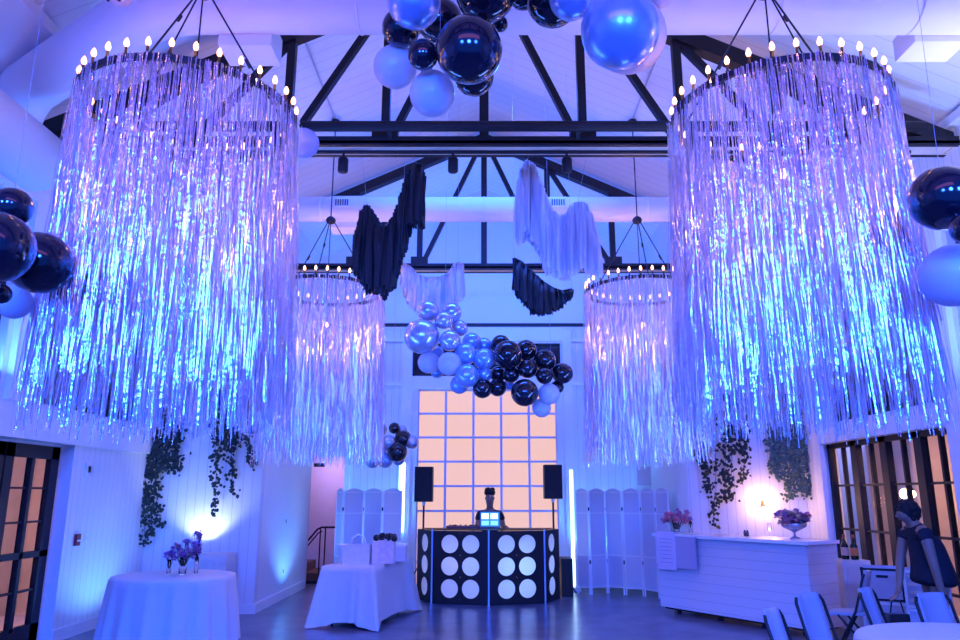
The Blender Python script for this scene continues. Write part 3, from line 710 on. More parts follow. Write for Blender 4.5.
for z, lb in ((1.25, 'switch plate on the far left side wall'), (.45, 'low outlet plate on the far left side wall')):
    t = thing('wall_plate', 'pale ' + lb, 'wall plate', (-XN, 13.0, z))
    MB().bx(0, .01, -.04, .04, -.06, .06, bev=.003).out('plate', trim_m, t); MB().bx(.01, .014, -.015, .015, -.03, .03).out('insert', grill_m, t)
a = at(319, 465, YG - .1); t = thing('wall_emergency_light', 'small black box above the passage on the far left', 'wall light', (a.x, YG - .04, a.z))
MB().bx(-.1, .1, -.06, 0, -.035, .035, bev=.01).out('lamp_body', black_paint, t); MB().bx(-.03, .03, -.08, -.06, -.02, .02).out('lamp_face', grill_m, t)
t = thing('ceiling_lamp', 'round pale fixture at the top edge above the near left chandelier', 'ceiling light', at(120, -4, 4.7))
MB().ball((0, 0, 0), .085, (1, 1, .8), 20, 12).out('lamp_shade', bal_m['pearl'], t, True)
MB().tube([(0, 0, .06), (0, 0, cz(t.location.x) - t.location.z - .15)], .01, 6).out('stem', steel, t)
for s in (-1, 1): MB().ball((s*.04 - .02, -.04, -.062), .012, u=8, v=6).out('clip', steel, t)
# pink wall panel right
a = at(635, 487, YG); c = at(663, 465, YG)
t = thing('wall_picture', 'pale pinkish square panel on the far wall above the screens', 'picture', ((a.x + c.x)/2, YG - .01, (a.z + c.z)/2))
MB().bx(-.27, .27, -.03, 0, -.21, .21).out('frame', trim_m, t); MB().bx(-.24, .24, -.035, -.03, -.18, .18).out('canvas', mat('pinkish_canvas', (.65, .5, .6), .7, noise=.2, nscale=4), t)
# handrail in the passage
t = thing('stair_handrail', 'dark metal handrail with two posts in the pink passage', 'handrail', (-3.3, 15.3, 0))
MB().tube([(-.35, .1, .62), (0, 0, 1.02), (.08, 0, 1.06), (.36, 0, 1.06)], .02, 8).out('top_rail', steel, t, True)
MB().tube([(-.35, .1, .52), (.02, 0, .95), (.1, 0, .99)], .014, 8).out('lower_rail', steel, t, True)
for x in (.06, .16): MB().tube([(x, 0, 0), (x, 0, 1.05)], .014, 8).out('post', steel, t)
MB().bx(-.4, .05, -.02, .03, .0, .06).out('foot_plate', steel, t)
b = MB().bx(-4.6, -3.3, 15.6, 16.7, 0, .17).bx(-4.6, -3.6, 15.6, 16.7, .17, .34); struct(b.out('trim_stair', wood_m))

# LED light bars on the far wall
led_m = mat('led_white_blue', (.8, .9, 1), .3, emit=(.50, .80, 1.0), es=3.0)
for px, y0, y1, lb, w_ in ((402.5, 463, 532, 'wide glowing vertical light bar on the far wall left of the glass door', .055), (571, 470, 590, 'thin glowing vertical light bar right of the booth', .028)):
    wl = px < 450; a = at(px, y0, 14.53 if wl else 14.2); z1 = a.z; zq = at(px, y1, a.y).z if wl else .08; t = thing('led_light_bar', lb, 'light bar', (a.x, a.y, 0))
    MB().bx(-w_, w_, -.02, .0, zq, z1).out('glowing_tube', led_m, t); MB().bx(-w_ - .012, w_ + .012, 0, .03, zq - .02, z1 + .02).out('housing', trim_m, t)
    if not wl: MB().bx(-.12, .12, -.1, .1, 0, .06).out('foot', trim_m, t)

# ------------------------------------------------------------------ DJ booth
BZ = 1.14
pts = [(-1.13, 13.15), (-.84, 12.58), (.075, 12.33), (.98, 12.58), (1.27, 13.15)]
bt = thing('dj_booth', 'black faceted DJ booth with rows of pale round cutouts', 'booth', (0, 12.33, 0))
disc_m = mat('frosted_acrylic', (.85, .88, .95), .35, trl=.5)
def panel(p, q, cols, nm):
    p = Vector((p[0], p[1] - 12.33, 0)); q = Vector((q[0], q[1] - 12.33, 0)); u = (q - p); W = u.length; u.normalize(); nrm = Vector((u.y, -u.x, 0)); z = Vector((0, 0, 1))
    def S(a, h, dpt=0): return tuple(p + u*a + z*h + nrm*dpt)
    b = MB(); R = .142; rows = [.235, .575, .915]; cell_h = .34
    if cols == 2: cx = [W*.5 - .175, W*.5 + .175]; cw = .35
    else: cx = [W*.5]; cw = .34
    x0 = cx[0] - cw/2; x1 = cx[-1] + cw/2; z0 = rows[0] - .17; z1 = rows[-1] + .17
    for dpt in (0, -.02):
        for (a, c, e, f) in ((.0, x0, .0, BZ - .02), (x1, W, .0, BZ - .02), (x0, x1, .0, z0), (x0, x1, z1, BZ - .02)):
            if c - a > .001: b.quad([S(a, e, dpt), S(c, e, dpt), S(c, f, dpt), S(a, f, dpt)])
        for cxx in cx:
            for rz in rows:
                N = 32
                for k in range(N):
                    def sq(k):
                        a = 2*PI*k/N; c_, s_ = math.cos(a), math.sin(a); m = max(abs(c_)/(cw/2), abs(s_)/(cell_h/2)); return cxx + c_/m, rz + s_/m
                    def ci(k): a = 2*PI*k/N; return cxx + R*math.cos(a), rz + R*math.sin(a)
                    b.quad([S(*ci(k), dpt), S(*sq(k), dpt), S(*sq(k+1), dpt), S(*ci(k+1), dpt)])
    bmesh.ops.remove_doubles(b.b, verts=b.b.verts, dist=.0005)
    pn = b.out('front_panel', black_paint, bt)
    for cxx in cx:
        for rz in rows:
            d = MB(); ring = [d.b.verts.new(S(cxx + R*1.02*math.cos(2*PI*k/32), rz + R*1.02*math.sin(2*PI*k/32), -.012)) for k in range(32)]; d.b.faces.new(ring)
            d.out('acrylic_disc', disc_m, pn)
    return pn
for i in range(4): panel(pts[i], pts[i+1], 1 if i in (0, 3) else 2, i)
for x, y in pts[1:4]:
    MB().bx(x - .012, x + .012, y - 12.33 - .02, y - 12.33 + .01, 0, BZ).out('corner_seam', mat('seam_metal', (.5, .5, .6), .3, .8), bt)
b = MB(); top = [b.b.verts.new((x, y - 12.33, BZ - .015)) for x, y in pts]; b.b.faces.new(top)
ins = [b.b.verts.new((x, y - 12.33, BZ)) for x, y in pts]; b.b.faces.new(ins)
b.out('booth_top', black_paint, bt)
point('booth_inner_light', (.45, 12.95, .55), 20, (.30, .55, 1.0), .08)
point('booth_inner_light', (-.35, 12.95, .7), 8, (.45, .5, 1.0), .08)
struct(MB().bx(-1.4, 1.6, 12.2, 14.2, 0, .03).out('floor_riser', mat('riser_carpet', (.03, .03, .05), .9))) if False else None
# gear on a table behind the booth top
t = thing('dj_mixer', 'low DJ mixer on the booth left of the laptop', 'mixer', (-.35, 12.98, BZ)); 
t.location.z = BZ
MB().bx(-.28, .28, -.14, .14, 0, .04, bev=.008).out('mixer_body', mat('mixer_body', (.12, .04, .05), .4), t)
for k in range(6): MB().lathe((-.22 + .088*k, -.02, .04), [(.014, 0), (.012, .02)], 10).out('knob', steel, t)
for s in (-1, 1): MB().lathe((s*.15, .06, .04), [(.05, 0), (.05, .012)], 20).out('jog_wheel', steel, t)
t = thing('laptop', 'small bright screen propped open in front of the DJ', 'laptop', (.10, 12.86, BZ))
MB().bx(-.17, .17, -.02, .2, 0, .015).out('keyboard_base', grill_m, t)
lid = MB().box((0, -.05, .15), (.34, .012, .26), Matrix.Rotation(.0, 3, 'X')).out('screen_lid', grill_m, t)
scr = mat('screen_glow', (.1, .3, .5), .3, emit=(.22, .65, 1.0), es=1.5); scr2 = mat('screen_glow_white', (.5, .7, .8), .3, emit=(.6, .9, 1.0), es=1.8)
MB().box((0, -.058, .15), (.31, .004, .23), Matrix.Rotation(.0, 3, 'X')).out('display', mat('screen_dark', (.02, .1, .2), .3, emit=(.05, .3, .7), es=1.0), lid)
for (x, z, w_, h_) in ((-.08, .2, .12, .09), (.07, .2, .12, .09), (-.08, .09, .12, .07), (.07, .09, .12, .07)):
    MB().box((x, -.0615, z), (w_, .003, h_), Matrix.Rotation(.0, 3, 'X')).out('display_tile', scr2 if z > .15 else scr, lid)
# loudspeakers on stands
def speaker(x, y, zb, zt, label, ls, gp):
    s = thing('speaker_stand', ls, 'speaker stand', (x, y, 0), 0, gp)
    MB().tube([(0, 0, .35), (0, 0, zb + .02)], .018, 10).out('pole', steel, s)
    MB().tube([(0, 0, .9), (0, 0, .98)], .028, 10).out('collar', steel, s)
    for k in range(3): a = 2*PI*k/3 + .4; MB().tube([(0, 0, .62), (.42*math.cos(a), .42*math.sin(a), .015)], .011, 6).out('leg', steel, s)
    c = thing('loudspeaker', label, 'loudspeaker', (x, y, zb + .02), 0, 'loudspeakers either side of the booth')
    h = zt - zb
    MB().bx(-.16, .16, -.15, .15, 0, h, bev=.015).out('cabinet', black_paint, c)
    MB().bx(-.14, .14, -.158, -.15, .03, h - .03).out('front_grille', mat('speaker_mesh', (.01, .01, .015), .7, noise=.4, nscale=80), c)
    MB().lathe((0, 0, -.06), [(.03, 0), (.03, .06)], 10).out('pole_socket', mat('socket_metal', (.6, .6, .7), .3, .8), c)
a = at(421.5, 503, 13.1); c = at(421, 468, 13.1); speaker(a.x, 13.6, at(421, 503, 13.6).z, at(421, 468, 13.6).z, 'left black loudspeaker on a pole', 'black pole stand under the left loudspeaker', 'speaker stands beside the booth')
a = at(553, 500, 13.6); speaker(a.x, 13.6, a.z, at(553, 466, 13.6).z, 'right black loudspeaker on a pole', 'black pole stand under the right loudspeaker', 'speaker stands beside the booth')
a = at(575, 596, 13.3)
t = thing('subwoofer', 'dark bass cabinet on the floor right of the booth', 'loudspeaker', (1.42, 13.6, 0)); MB().bx(-.1, .1, -.25, .25, .0, .62, bev=.015).out('cabinet', black_paint, t); MB().bx(-.08, .08, -.262, -.25, .05, .59).out('front_grille', MATS['speaker_mesh'], t)
t['label'] = 'dark bass cabinet on the floor right of the booth'

# ------------------------------------------------------------------ folding screens
screen_m = mat('screen_fabric', (.72, .70, .80), .6, noise=.08, nscale=30, trl=.25)
def folding_screen(label, xs, ys, h, seed):
    t = thing('folding_screen', label, 'folding screen', (xs[0], ys[0], 0))
    for i in range(len(xs) - 1):
        p = Vector((xs[i] - xs[0], ys[i] - ys[0], 0)); q = Vector((xs[i+1] - xs[0], ys[i+1] - ys[0], 0)); u = q - p; W = u.length; u.normalize(); nrm = Vector((u.y, -u.x, 0)); z = Vector((0, 0, 1))
        b = MB(); N = 12; g = .01
        tops = [(g + (W-2*g)*k/N, h - .06 + .06*math.sin(PI*k/N)) for k in range(N+1)]
        fr = [b.b.verts.new(p + u*a + z*hh - nrm*.006) for a, hh in [(g, .12), (W-g, .12)] + tops[::-1]]
        bk = [b.b.verts.new(p + u*a + z*hh + nrm*.006) for a, hh in [(g, .12), (W-g, .12)] + tops[::-1]]
        b.b.faces.new(fr); b.b.faces.new(bk[::-1])
        for k in range(len(fr)): b.b.faces.new((fr[k], fr[(k+1) % len(fr)], bk[(k+1) % len(fr)], bk[k]))
        pn = b.out('screen_panel', screen_m, t)
        f = MB(); 
        for a in (g + .012, W - g - .012): f.bar(p + u*a + z*0, p + u*a + z*(h - .04), .022, .022, (0, 1, 0))
        for hh in (.12, h*.36, h*.76, h - .07): f.bar(p + u*g + z*hh, p + u*(W-g) + z*hh, .02, .024)
        f.out('panel_frame', trim_m, pn)
        if i: 
            hg = MB()
            for hh in (h*.3, h*.8): hg.bx(p.x - .012, p.x + .012, p.y - .02, p.y + .02, hh - .03, hh + .03)
            hg.out('hinge', steel, pn)
    return t
def X_at(px, Y): return at(px, 560, Y).x
ys = [13.9, 13.65, 13.9, 13.6, 13.45, 13.1, 12.75]
folding_screen('tall pale folding screen of six panels right of the booth', [X_at(px, y) for px, y in zip((577, 590, 607, 624, 643, 658, 672), ys)], ys, 1.80, 1)
ys = [13.75, 13.5, 13.75, 13.5, 13.75]
folding_screen('pale scalloped folding screen behind the gift table', [X_at(px, y) for px, y in zip((334, 341, 362, 381, 401), ys)], ys, 1.80, 2)

# ------------------------------------------------------------------ tables with cloths
def table_legs(t, pts, h, top_fn):
    for x, y in pts: MB().tube([(x, y, 0), (x, y, h - .03)], .018, 8).out('leg', steel, t)
    top_fn()
def round_cloth(R, h, seed, flare=.07, folds=16, hem=.012, amp=.035):
    rnd = random.Random(seed); N = 128; V = [(0, 0, h + .006)]; Fc = []
    prof = [(.5, 0), (.93, 0), (1.0, -.004), (1.02, -.03)] + [(1.02, -h*k/9) for k in range(1, 10)]
    ph = [rnd.uniform(0, 6) for _ in range(3)]
    for j, (r, dz) in enumerate(prof):
        dep = min(1, max(0, -dz) / h)
        for k in range(N):
            a = 2*PI*k/N
            f = amp * dep**.7 * (math.sin(folds*a + ph[0] + .5*math.sin(3*a)) + .4*math.sin((folds*2+3)*a + ph[1]))
            rr = R*r + flare*dep + f; V.append((rr*math.cos(a), rr*math.sin(a), max(hem, h + .006 + dz)))
    for k in range(N): Fc.append((0, 1 + k, 1 + (k+1) % N))
    for j in range(len(prof) - 1):
        for k in range(N): a = 1 + j*N; Fc.append((a + k, a + (k+1) % N, a + N + (k+1) % N, a + N + k))
    return V, Fc
def round_table(x, y, R, h, lt, lc, seed):
    t = thing('round_table', lt, 'table', (x, y, 0))
    MB().lathe((0, 0, h - .03), [(R, 0), (R, .03)], 48).out('tabletop', wood_m, t)
    for k in range(4): a = PI/4 + k*PI/2; MB().tube([(R*.6*math.cos(a), R*.6*math.sin(a), 0), (R*.6*math.cos(a), R*.6*math.sin(a), h - .03)], .018, 8).out('leg', steel, t)
    V, Fc = round_cloth(R, h, seed); o = pv('tablecloth', V, Fc, linen, None, True); o.location = (x, y, 0); tag(o, lc, 'tablecloth'); return t
round_table(-3.66, 9.25, .68, .76, 'round table fully hidden by its long cloth at lower left', 'floor-length pale cloth on the round table at lower left', 1)
round_table(3.22, 5.15, .74, .76, 'round table at the lower right edge under white cloth', 'white cloth on the round table at the lower right corner', 2)
def rect_cloth(W, D, h, drop, flare, seed, hems=(.0, 0)):
    rnd = random.Random(seed); V = []; Fc = []; path = []
    n = 28; m = 14
    for k in range(n): path.append((-W/2 + W*k/n, -D/2, 0, -1))
    for k in range(m): path.append((W/2, -D/2 + D*k/m, 1, 0))
    for k in range(n): path.append((W/2 - W*k/n, D/2, 0, 1))
    for k in range(m): path.append((-W/2, D/2 - D*k/m, -1, 0))
    N = len(path); V.append((0, 0, h + .006)); rows = 9
    for j in range(rows + 1):
        v = j / rows; dz = drop * v
        for k, (x, y, nx, ny) in enumerate(path):
            corner = max(0, 1 - min(abs(abs(x) - W/2) + abs(abs(y) - D/2), .22) / .22)
            nx2, ny2 = (x/(W/2), y/(D/2)) if corner > .5 else (nx, ny)
            f = (.012 + flare*v*(.35 + 1.1*corner) + .018*v*math.sin(k*.9 + 2*math.sin(k*.31)))
            V.append((x + nx2*f, y + ny2*f, max(.01, h + .006 - dz - .09*v*corner)))
    for k in range(N): Fc.append((0, 1 + k, 1 + (k+1) % N))
    for j in range(rows):
        for k in range(N): a = 1 + j*N; Fc.append((a + k, a + (k+1) % N, a + N + (k+1) % N, a + N + k))
    return V, Fc
def rect_table(x, y, rz, W, D, h, drop, flare, lt, lc, seed, m=linen):
    t = thing('folding_table', lt, 'table', (x, y, 0), rz)
    MB().bx(-W/2, W/2, -D/2, D/2, h - .03, h).out('tabletop', wood_m, t)
    for sx in (-1, 1):
        for sy in (-1, 1): MB().tube([(sx*(W/2 - .12), sy*(D/2 - .1), 0), (sx*(W/2 - .12), sy*(D/2 - .1), h - .03)], .016, 8).out('leg', steel, t)
        MB().bx(sx*(W/2 - .12) - .02, sx*(W/2 - .12) + .02, -D/2 + .08, D/2 - .08, .05, .08).out('foot_bar', steel, t)
    V, Fc = rect_cloth(W, D, h, drop, flare, seed); o = pv('tablecloth', V, Fc, m, None, True); o.location = (x, y, 0); o.rotation_euler = (0, 0, rz); tag(o, lc, 'tablecloth'); return t
# gift table: short side faces the camera
rect_table(-1.63, 11.03, math.radians(-13), .70, 1.50, .76, .69, .10, 'folding table under the cloth left of the booth', 'pale cloth with a raised hem on the gift table left of the booth', 4)
rect_table(-3.95, 11.2, 0, .62, .42, .86, .84, .01, 'small table against the left niche wall', 'pale cloth on the small table behind the round one at left', 5)
rect_table(4.82, 10.28, 0, .34, .34, .85, .83, .015, 'small side table right of the bar', 'pinkish-lit cloth on the small table beside the bar holding the bottle', 6)

# things on the gift table
GT = .768
t = thing('gift_box', 'pale lidless box on the gift table left of the tote', 'box', (-1.72, 10.62, GT)); box_m = mat('pale_card', (.66, .62, .72), .7, noise=.15, nscale=20)
b = MB(); b.bx(-.17, .17, -.13, -.12, 0, .26).bx(-.17, .17, .12, .13, 0, .26).bx(-.17, -.16, -.12, .12, 0, .26).bx(.16, .17, -.12, .12, 0, .26).bx(-.16, .16, -.12, .12, 0, .01); b.out('box_walls', box_m, t)
MB().tube([(-.11, 0, .2), (-.08, 0, .34), (0, 0, .39), (.08, 0, .34), (.11, 0, .2)], .012, 8).out('handle', trim_m, t, True)
t = thing('gift_box', 'patterned pinkish box holding the black cloth', 'box', (-1.38, 10.72, GT)); MB().bx(-.15, .15, -.13, .13, 0, .29, bev=.008).out('box_body', mat('blush_card', (.75, .58, .60), .7, noise=.3, nscale=14), t); MB().bx(-.153, .153, -.02, .02, 0, .293).out('ribbon', trim_m, t)
t = thing('gift_box', 'low silvery box at the back right of the gift table', 'box', (-1.27, 11.12, GT)); MB().bx(-.16, .16, -.13, .13, 0, .2, bev=.008).out('box_body', box_m, t); MB().bx(-.165, .165, -.135, .135, .2, .235, bev=.006).out('lid', trim_m, t)
t = thing('gift_box', 'second low silvery box beside the booth end of the table', 'box', (-1.40, 11.55, GT)); MB().bx(-.15, .15, -.12, .12, 0, .2, bev=.008).out('box_body', box_m, t); MB().bx(-.155, .155, -.125, .125, .2, .225, bev=.006).out('lid', trim_m, t)
t = thing('ice_bucket', 'pale tapered bucket at the left corner of the gift table', 'bucket', (-1.92, 10.82, GT)); MB().lathe((0, 0, 0), [(.085, 0), (.12, .24), (.125, .25), (.112, .24), (.08, .02)], 24, cap=False).out('bucket_body', trim_m, t, True); MB().tube([(-.11, 0, .22), (.11, 0, .22)], .012, 6).out('rim_clip', black_paint, t)
rnd = random.Random(3); t = thing('black_cloth_bundle', 'crumpled black cloth bundle on top of the pinkish box', 'cloth', (-1.36, 10.72, GT + .293))
b = MB()
for k in range(9): b.ball((rnd.uniform(-.14, .16), rnd.uniform(-.05, .05), .03 + rnd.uniform(0, .05)), .05, (rnd.uniform(.8, 1.5), 1, rnd.uniform(.5, .9)), 10, 8, Matrix.Rotation(rnd.uniform(0, 3), 3, 'Y'))
b.out('folded_cloth', black_cloth, t, True)

# vases with flowers
petal = {'violet': mat('violet_petals', (.45, .22, .60), .6, noise=.3, nscale=30), 'pink': mat('pink_petals', (.80, .30, .38), .6, noise=.3, nscale=30), 'mauve': mat('mauve_petals', (.62, .30, .45), .6, noise=.3, nscale=30), 'cream': mat('cream_petals', (.85, .62, .45), .6)}
def blossom(V, Fc, c, r, rnd, n=7):
    for layer in range(2):
        for k in range(n):
            a = 2*PI*k/n + layer*.4; tilt = .35 + .6*layer; d = Vector((math.cos(a)*math.cos(tilt), math.sin(a)*math.cos(tilt), math.sin(tilt)))
            R_ = Matrix.Rotation(rnd.uniform(0, 6), 3, 'Z') @ Matrix.Rotation(1.0, 3, 'X'); d = R_ @ d; s = d.cross(Vector((.1, .2, 1))).normalized() * r * .45; n0 = len(V)
            V += [tuple(c), tuple(c + d*r*.6 + s), tuple(c + d*r), tuple(c + d*r*.6 - s)]; Fc.append((n0, n0+1, n0+2, n0+3))
def bouquet(t, n, rx, rz, z0, cols, seed, r=.04):
    rnd = random.Random(seed); sb = MB(); store = {}
    for k in range(n):
        a = rnd.uniform(0, 2*PI); q = rnd.random()**.6; c = Vector((rx*q*math.cos(a), rx*.7*q*math.sin(a), z0 + rz*(rnd.random()*(1 - .4*q))))
        col = cols[k % len(cols)]; V, Fc = store.setdefault(col, ([], [])); blossom(V, Fc, c, r*rnd.uniform(.8, 1.3), rnd)
        sb.tube([(c.x*.15, c.y*.15, z0 - .1), (c.x*.6, c.y*.6, (z0 + c.z)/2), tuple(c)], .003, 4)
    sb.out('stems', leaf_m, t)
    for col, (V, Fc) in store.items():
        o = pv('blossoms', V, Fc, petal[col], t); o['label'] = col + ' blossoms'
def vase(t, x, y, r, h):
    MB().lathe((x, y, 0), [(r*.8, .0), (r*.9, .01), (r, h*.5), (r*.8, h), (r*.74, h), (r*.94, h*.5), (r*.8, .015)], 20).out('glass_vase', clear, t, True)
TT = .768
t = thing('flower_vase', 'clear vases of violet blossoms on the round table at left', 'flowers', (-3.55, 9.2, TT)); vase(t, 0, 0, .045, .2); bouquet(t, 26, .17, .20, .2, ['violet', 'violet', 'mauve'], 1, .05)
t2_ = thing('bud_vase', 'slim clear bud vase left of the violet flowers', 'vase', (-3.72, 9.22, TT)); vase(t2_, 0, 0, .025, .17); bouquet(t2_, 8, .08, .10, .17, ['violet'], 2, .04)
t2_ = thing('bud_vase', 'clear bud vase with a tall leafy sprig right of the violet flowers', 'vase', (-3.42, 9.28, TT)); vase(t2_, 0, 0, .025, .2); bouquet(t2_, 12, .12, .30, .24, ['violet'], 3, .035)

# ------------------------------------------------------------------ bar
A = Vector((2.61, 11.66, 0)); B_ = Vector((3.98, 9.58, 0)); u = (B_ - A); BL = u.length; u.normalize(); ang = math.atan2(u.y, u.x)
bar = thing('bar_counter', 'long white bar counter with pale wood front on castors', 'bar', tuple(A), ang)   # local x along the front, local +y away from camera
bar_m = board_mat('bar_boards', (.62, .60, .64), 2, .12, .5, .85)
MB().bx(0, BL, 0, .60, .09, 1.08).out('bar_body', bar_m, bar)
MB().bx(-.05, BL + .06, -.06, .62, 1.08, 1.125, bev=.006).out('countertop', mat('counter_white', (.82, .82, .85), .25, coat=.3), bar)
MB().bx(.05, BL - .05, .04, .56, .06, .09).out('plinth', steel, bar)
for x in (.25, 1.0, 1.7, BL - .2):
    for y in (.12, .52): MB().lathe((x, y, 0), [(.03, 0), (.035, .03), (.02, .06)], 12).out('castor', steel, bar)
def barpt(x, y, z=1.125): return A + u*x + Vector((-u.y, u.x, 0))*y + Vector((0, 0, z))
nrm_rz = ang
t = thing('menu_sheet', 'large pinkish menu sheet hanging on the left end of the bar', 'menu', tuple(barpt(.06, -.075, .0)), ang)
MB().bx(0, .36, -.006, .006, .62, 1.16).out('sheet', mat('menu_paper', (.66, .55, .66), .6, noise=.1), t); MB().bx(.36, .74, -.003, .009, .66, 1.1).out('shaded_sheet', mat('menu_paper_shaded', (.42, .38, .52), .6), t)  # second sheet's shade is put into its darker paper colour
for k in range(7): MB().bx(.06, .30, -.009, -.006, .72 + .055*k, .727 + .055*k).out('printed_line', mat('menu_ink', (.3, .24, .36), .7), t)
q = at(657, 528, 12.0)
t = thing('flower_vase', 'pinkish red flowers in clear vases at the left end of the bar', 'flowers', tuple(barpt(.12, .3))); vase(t, 0, 0, .045, .16); bouquet(t, 34, .21, .20, .15, ['pink', 'mauve', 'pink'], 5, .055)
t = thing('bud_vase', 'small clear vase right of the red flowers on the bar', 'vase', tuple(barpt(.36, .34))); vase(t, 0, 0, .03, .17); bouquet(t, 4, .04, .06, .18, ['violet'], 6, .03)
t = thing('flower_bowl', 'footed silver bowl of pink flowers at the right end of the bar', 'flowers', tuple(barpt(2.05, .42)))
MB().lathe((0, 0, 0), [(.07, 0), (.065, .012), (.015, .03), (.015, .08), (.06, .10), (.15, .15), (.17, .20), (.16, .20), (.13, .155), (.02, .11)], 28).out('footed_bowl', mat('silver_bowl', (.5, .5, .62), .25, .8), t, True)
bouquet(t, 46, .27, .18, .19, ['mauve', 'pink', 'mauve', 'cream'], 7, .055)
for x, y, lb in ((1.28, .4, 'left'), (1.34, .38, 'right')):
    t = thing('shaker', 'tiny %s shaker on the bar under the sconce glow' % lb, 'shaker', tuple(barpt(x, y))); MB().lathe((0, 0, 0), [(.018, 0), (.02, .05), (.012, .065)], 12).out('jar', grill_m, t, True); MB().lathe((0, 0, .065), [(.014, 0), (.01, .015)], 12).out('cap', steel, t, True)
t = thing('wine_glass', 'clear stemmed glass on the bar left of the flower bowl', 'glass', tuple(barpt(1.70, .38))); MB().lathe((0, 0, 0), [(.035, 0), (.032, .004), (.004, .01), (.004, .08), (.03, .11), (.035, .15), (.028, .19)], 20, cap=False).out('bowl_and_stem', clear, t, True)
# sconce
sc = at(765, 503, YR - .12)
t = thing('wall_sconce', 'glowing two-bulb wall sconce above the bar', 'wall light', (sc.x, YR, sc.z))
MB().lathe((0, 0, 0), [(.03, -.04), (.03, .04)], 16).out('backplate', candle_m, t)
t.children[0].scale = (1, .3, 1)
for s in (-1, 1):
    arm = MB().tube([(0, -.02, -.03), (s*.06, -.08, -.06), (s*.12, -.10, -.04)], .008, 6).out('arm', steel, t, True)
    MB().ball((s*.12, -.10, .0), .048, u=14, v=10).out('bulb', mat('sconce_glow', (1, .8, .5), .3, emit=(1.0, .66, .36), es=22), arm, True)
point('sconce_light', (sc.x, YR - .26, sc.z + .02), 13, (1.0, .50, .26), .09)
# bottle on side table
t = thing('wine_bottle', 'dark bottle with an orange label on the small table by the bar', 'bottle', (4.86, 10.20, .858))
MB().lathe((0, 0, 0), [(.045, 0), (.048, .01), (.048, .17), (.03, .21), (.016, .24), (.016, .31)], 20).out('bottle_body', mat('bottle_glass', (.01, .02, .01), .1, coat=.5), t, True)
MB().lathe((0, 0, .05), [(.0495, 0), (.0495, .1)], 20, cap=False).out('paper_label', mat('orange_label', (.8, .22, .05), .6), t, True)
MB().lathe((0, 0, .27), [(.018, 0), (.018, .045)], 12).out('foil_cap', mat('foil_red', (.5, .08, .05), .4), t, True)
t = dup(t, (4.77, 10.27, .858), .5, 'dark bottle half hidden left of the orange-labelled one'); 
for c_ in kids(t):
    if c_.name.startswith('paper'): c_.data = c_.data.copy(); c_.data.materials[0] = mat('cream_label', (.6, .4, .3), .6)

# ------------------------------------------------------------------ crates behind the chairs
crate_m = mat('crate_plastic', (.55, .52, .62), .5, noise=.1)
def crate(label, x, y, z, rz, W=.42, D=.36, H=.30, dark=True):
    t = thing('storage_crate', label, 'crate', (x, y, z), rz)
    b = MB(); b.bx(-W/2, W/2, -D/2, -D/2 + .015, 0, H).bx(-W/2, W/2, D/2 - .015, D/2, 0, H).bx(-W/2, -W/2 + .015, -D/2, D/2, 0, H).bx(W/2 - .015, W/2, -D/2, D/2, 0, H).bx(-W/2, W/2, -D/2, D/2, 0, .015); b.out('crate_walls', crate_m, t)
    b = MB()
    for z_ in (.015, H - .02): b.bx(-W/2 - .008, W/2 + .008, -D/2 - .008, -D/2, z_ - .012, z_ + .012)
    for x_ in (-W/2 + .01, W/2 - .01): b.bx(x_ - .014, x_ + .014, -D/2 - .008, -D/2, 0, H)
    b.out('rim_frame', steel if dark else trim_m, t)
    MB().bx(-.06, .06, -D/2 - .012, -D/2, H*.7, H*.78).out('hand_slot', steel, t)
    return t
crate('pale crate on the floor right of the side table', 4.58, 9.0, 0, -.5, .46, .4, .52, False)
crate('dark-framed pale crate standing on the lower crate by the glazing', 4.58, 9.0, .52, -.5, .42, .34, .36)
crate('pale lower crate behind the bending person', 4.66, 8.25, 0, -.6, .4, .36, .54, False)
c_ = crate('top crate with bright slots behind the bending person', 4.66, 8.25, .54, -.6, .4, .32, .38, False)
for k in range(4): MB().bx(-.16, .02, -.172, -.168, .06 + .08*k, .09 + .08*k).out('slot', mat('slot_trim', (.85, .7, .6), .4), c_)

# ------------------------------------------------------------------ folding chairs
chair_m = mat('chair_plastic', (.40, .39, .46), .45, noise=.05); pad_m = mat('chair_pad', (.38, .35, .40), .6, noise=.1)
def chair_proto(label, x, y, rz):
    t = thing('folding_chair', label, 'chair', (x, y, 0), rz, 'folding chairs at lower right')   # faces +y; the back is at -y
    for s in (-1, 1):
        MB().tube([(s*.21, .20, 0), (s*.205, -.06, .48), (s*.20, -.16, .82), (s*.17, -.175, .86)], .013, 8).out('back_frame', steel, t, True)
        MB().tube([(s*.19, -.24, 0), (s*.19, .12, .44)], .012, 8).out('rear_leg', steel, t, True)
    MB().box((0, .04, .45), (.38, .36, .035), Matrix.Rotation(-.05, 3, 'X'), bev=.012).out('seat', pad_m, t)
    b = MB(); W, H = .36, .42
    for r_ in range(8):
        for c2 in range(8):
            def f(i, j): uu = i/8 - .5; vv = j/8; return (uu*W*(1 - .12*vv), -.075 - .10*vv - .05*(1 - (2*uu)**2) - .01, .46 + H*vv + .0)
            b.quad([f(c2, r_), f(c2+1, r_), f(c2+1, r_+1), f(c2, r_+1)])
    bmesh.ops.remove_doubles(b.b, verts=b.b.verts, dist=.0005); bmesh.ops.solidify(b.b, geom=b.b.faces[:], thickness=.018)
    b.out('backrest', chair_m, t, True)
    MB().tube([(-.18, -.22, .06), (.18, -.22, .06)], .009, 6).out('stretcher', steel, t)
    return t
ch = chair_proto('folding chair with pale back, right one beside the bar front', 2.80, 6.42, -2.5)
dup(ch, (2.20, 5.56, 0), -2.2, 'folding chair lowest at the bottom edge left of its neighbour')
dup(ch, (3.48, 6.78, 0), -2.3, 'folding chair tucked behind the round table, left of two backs')
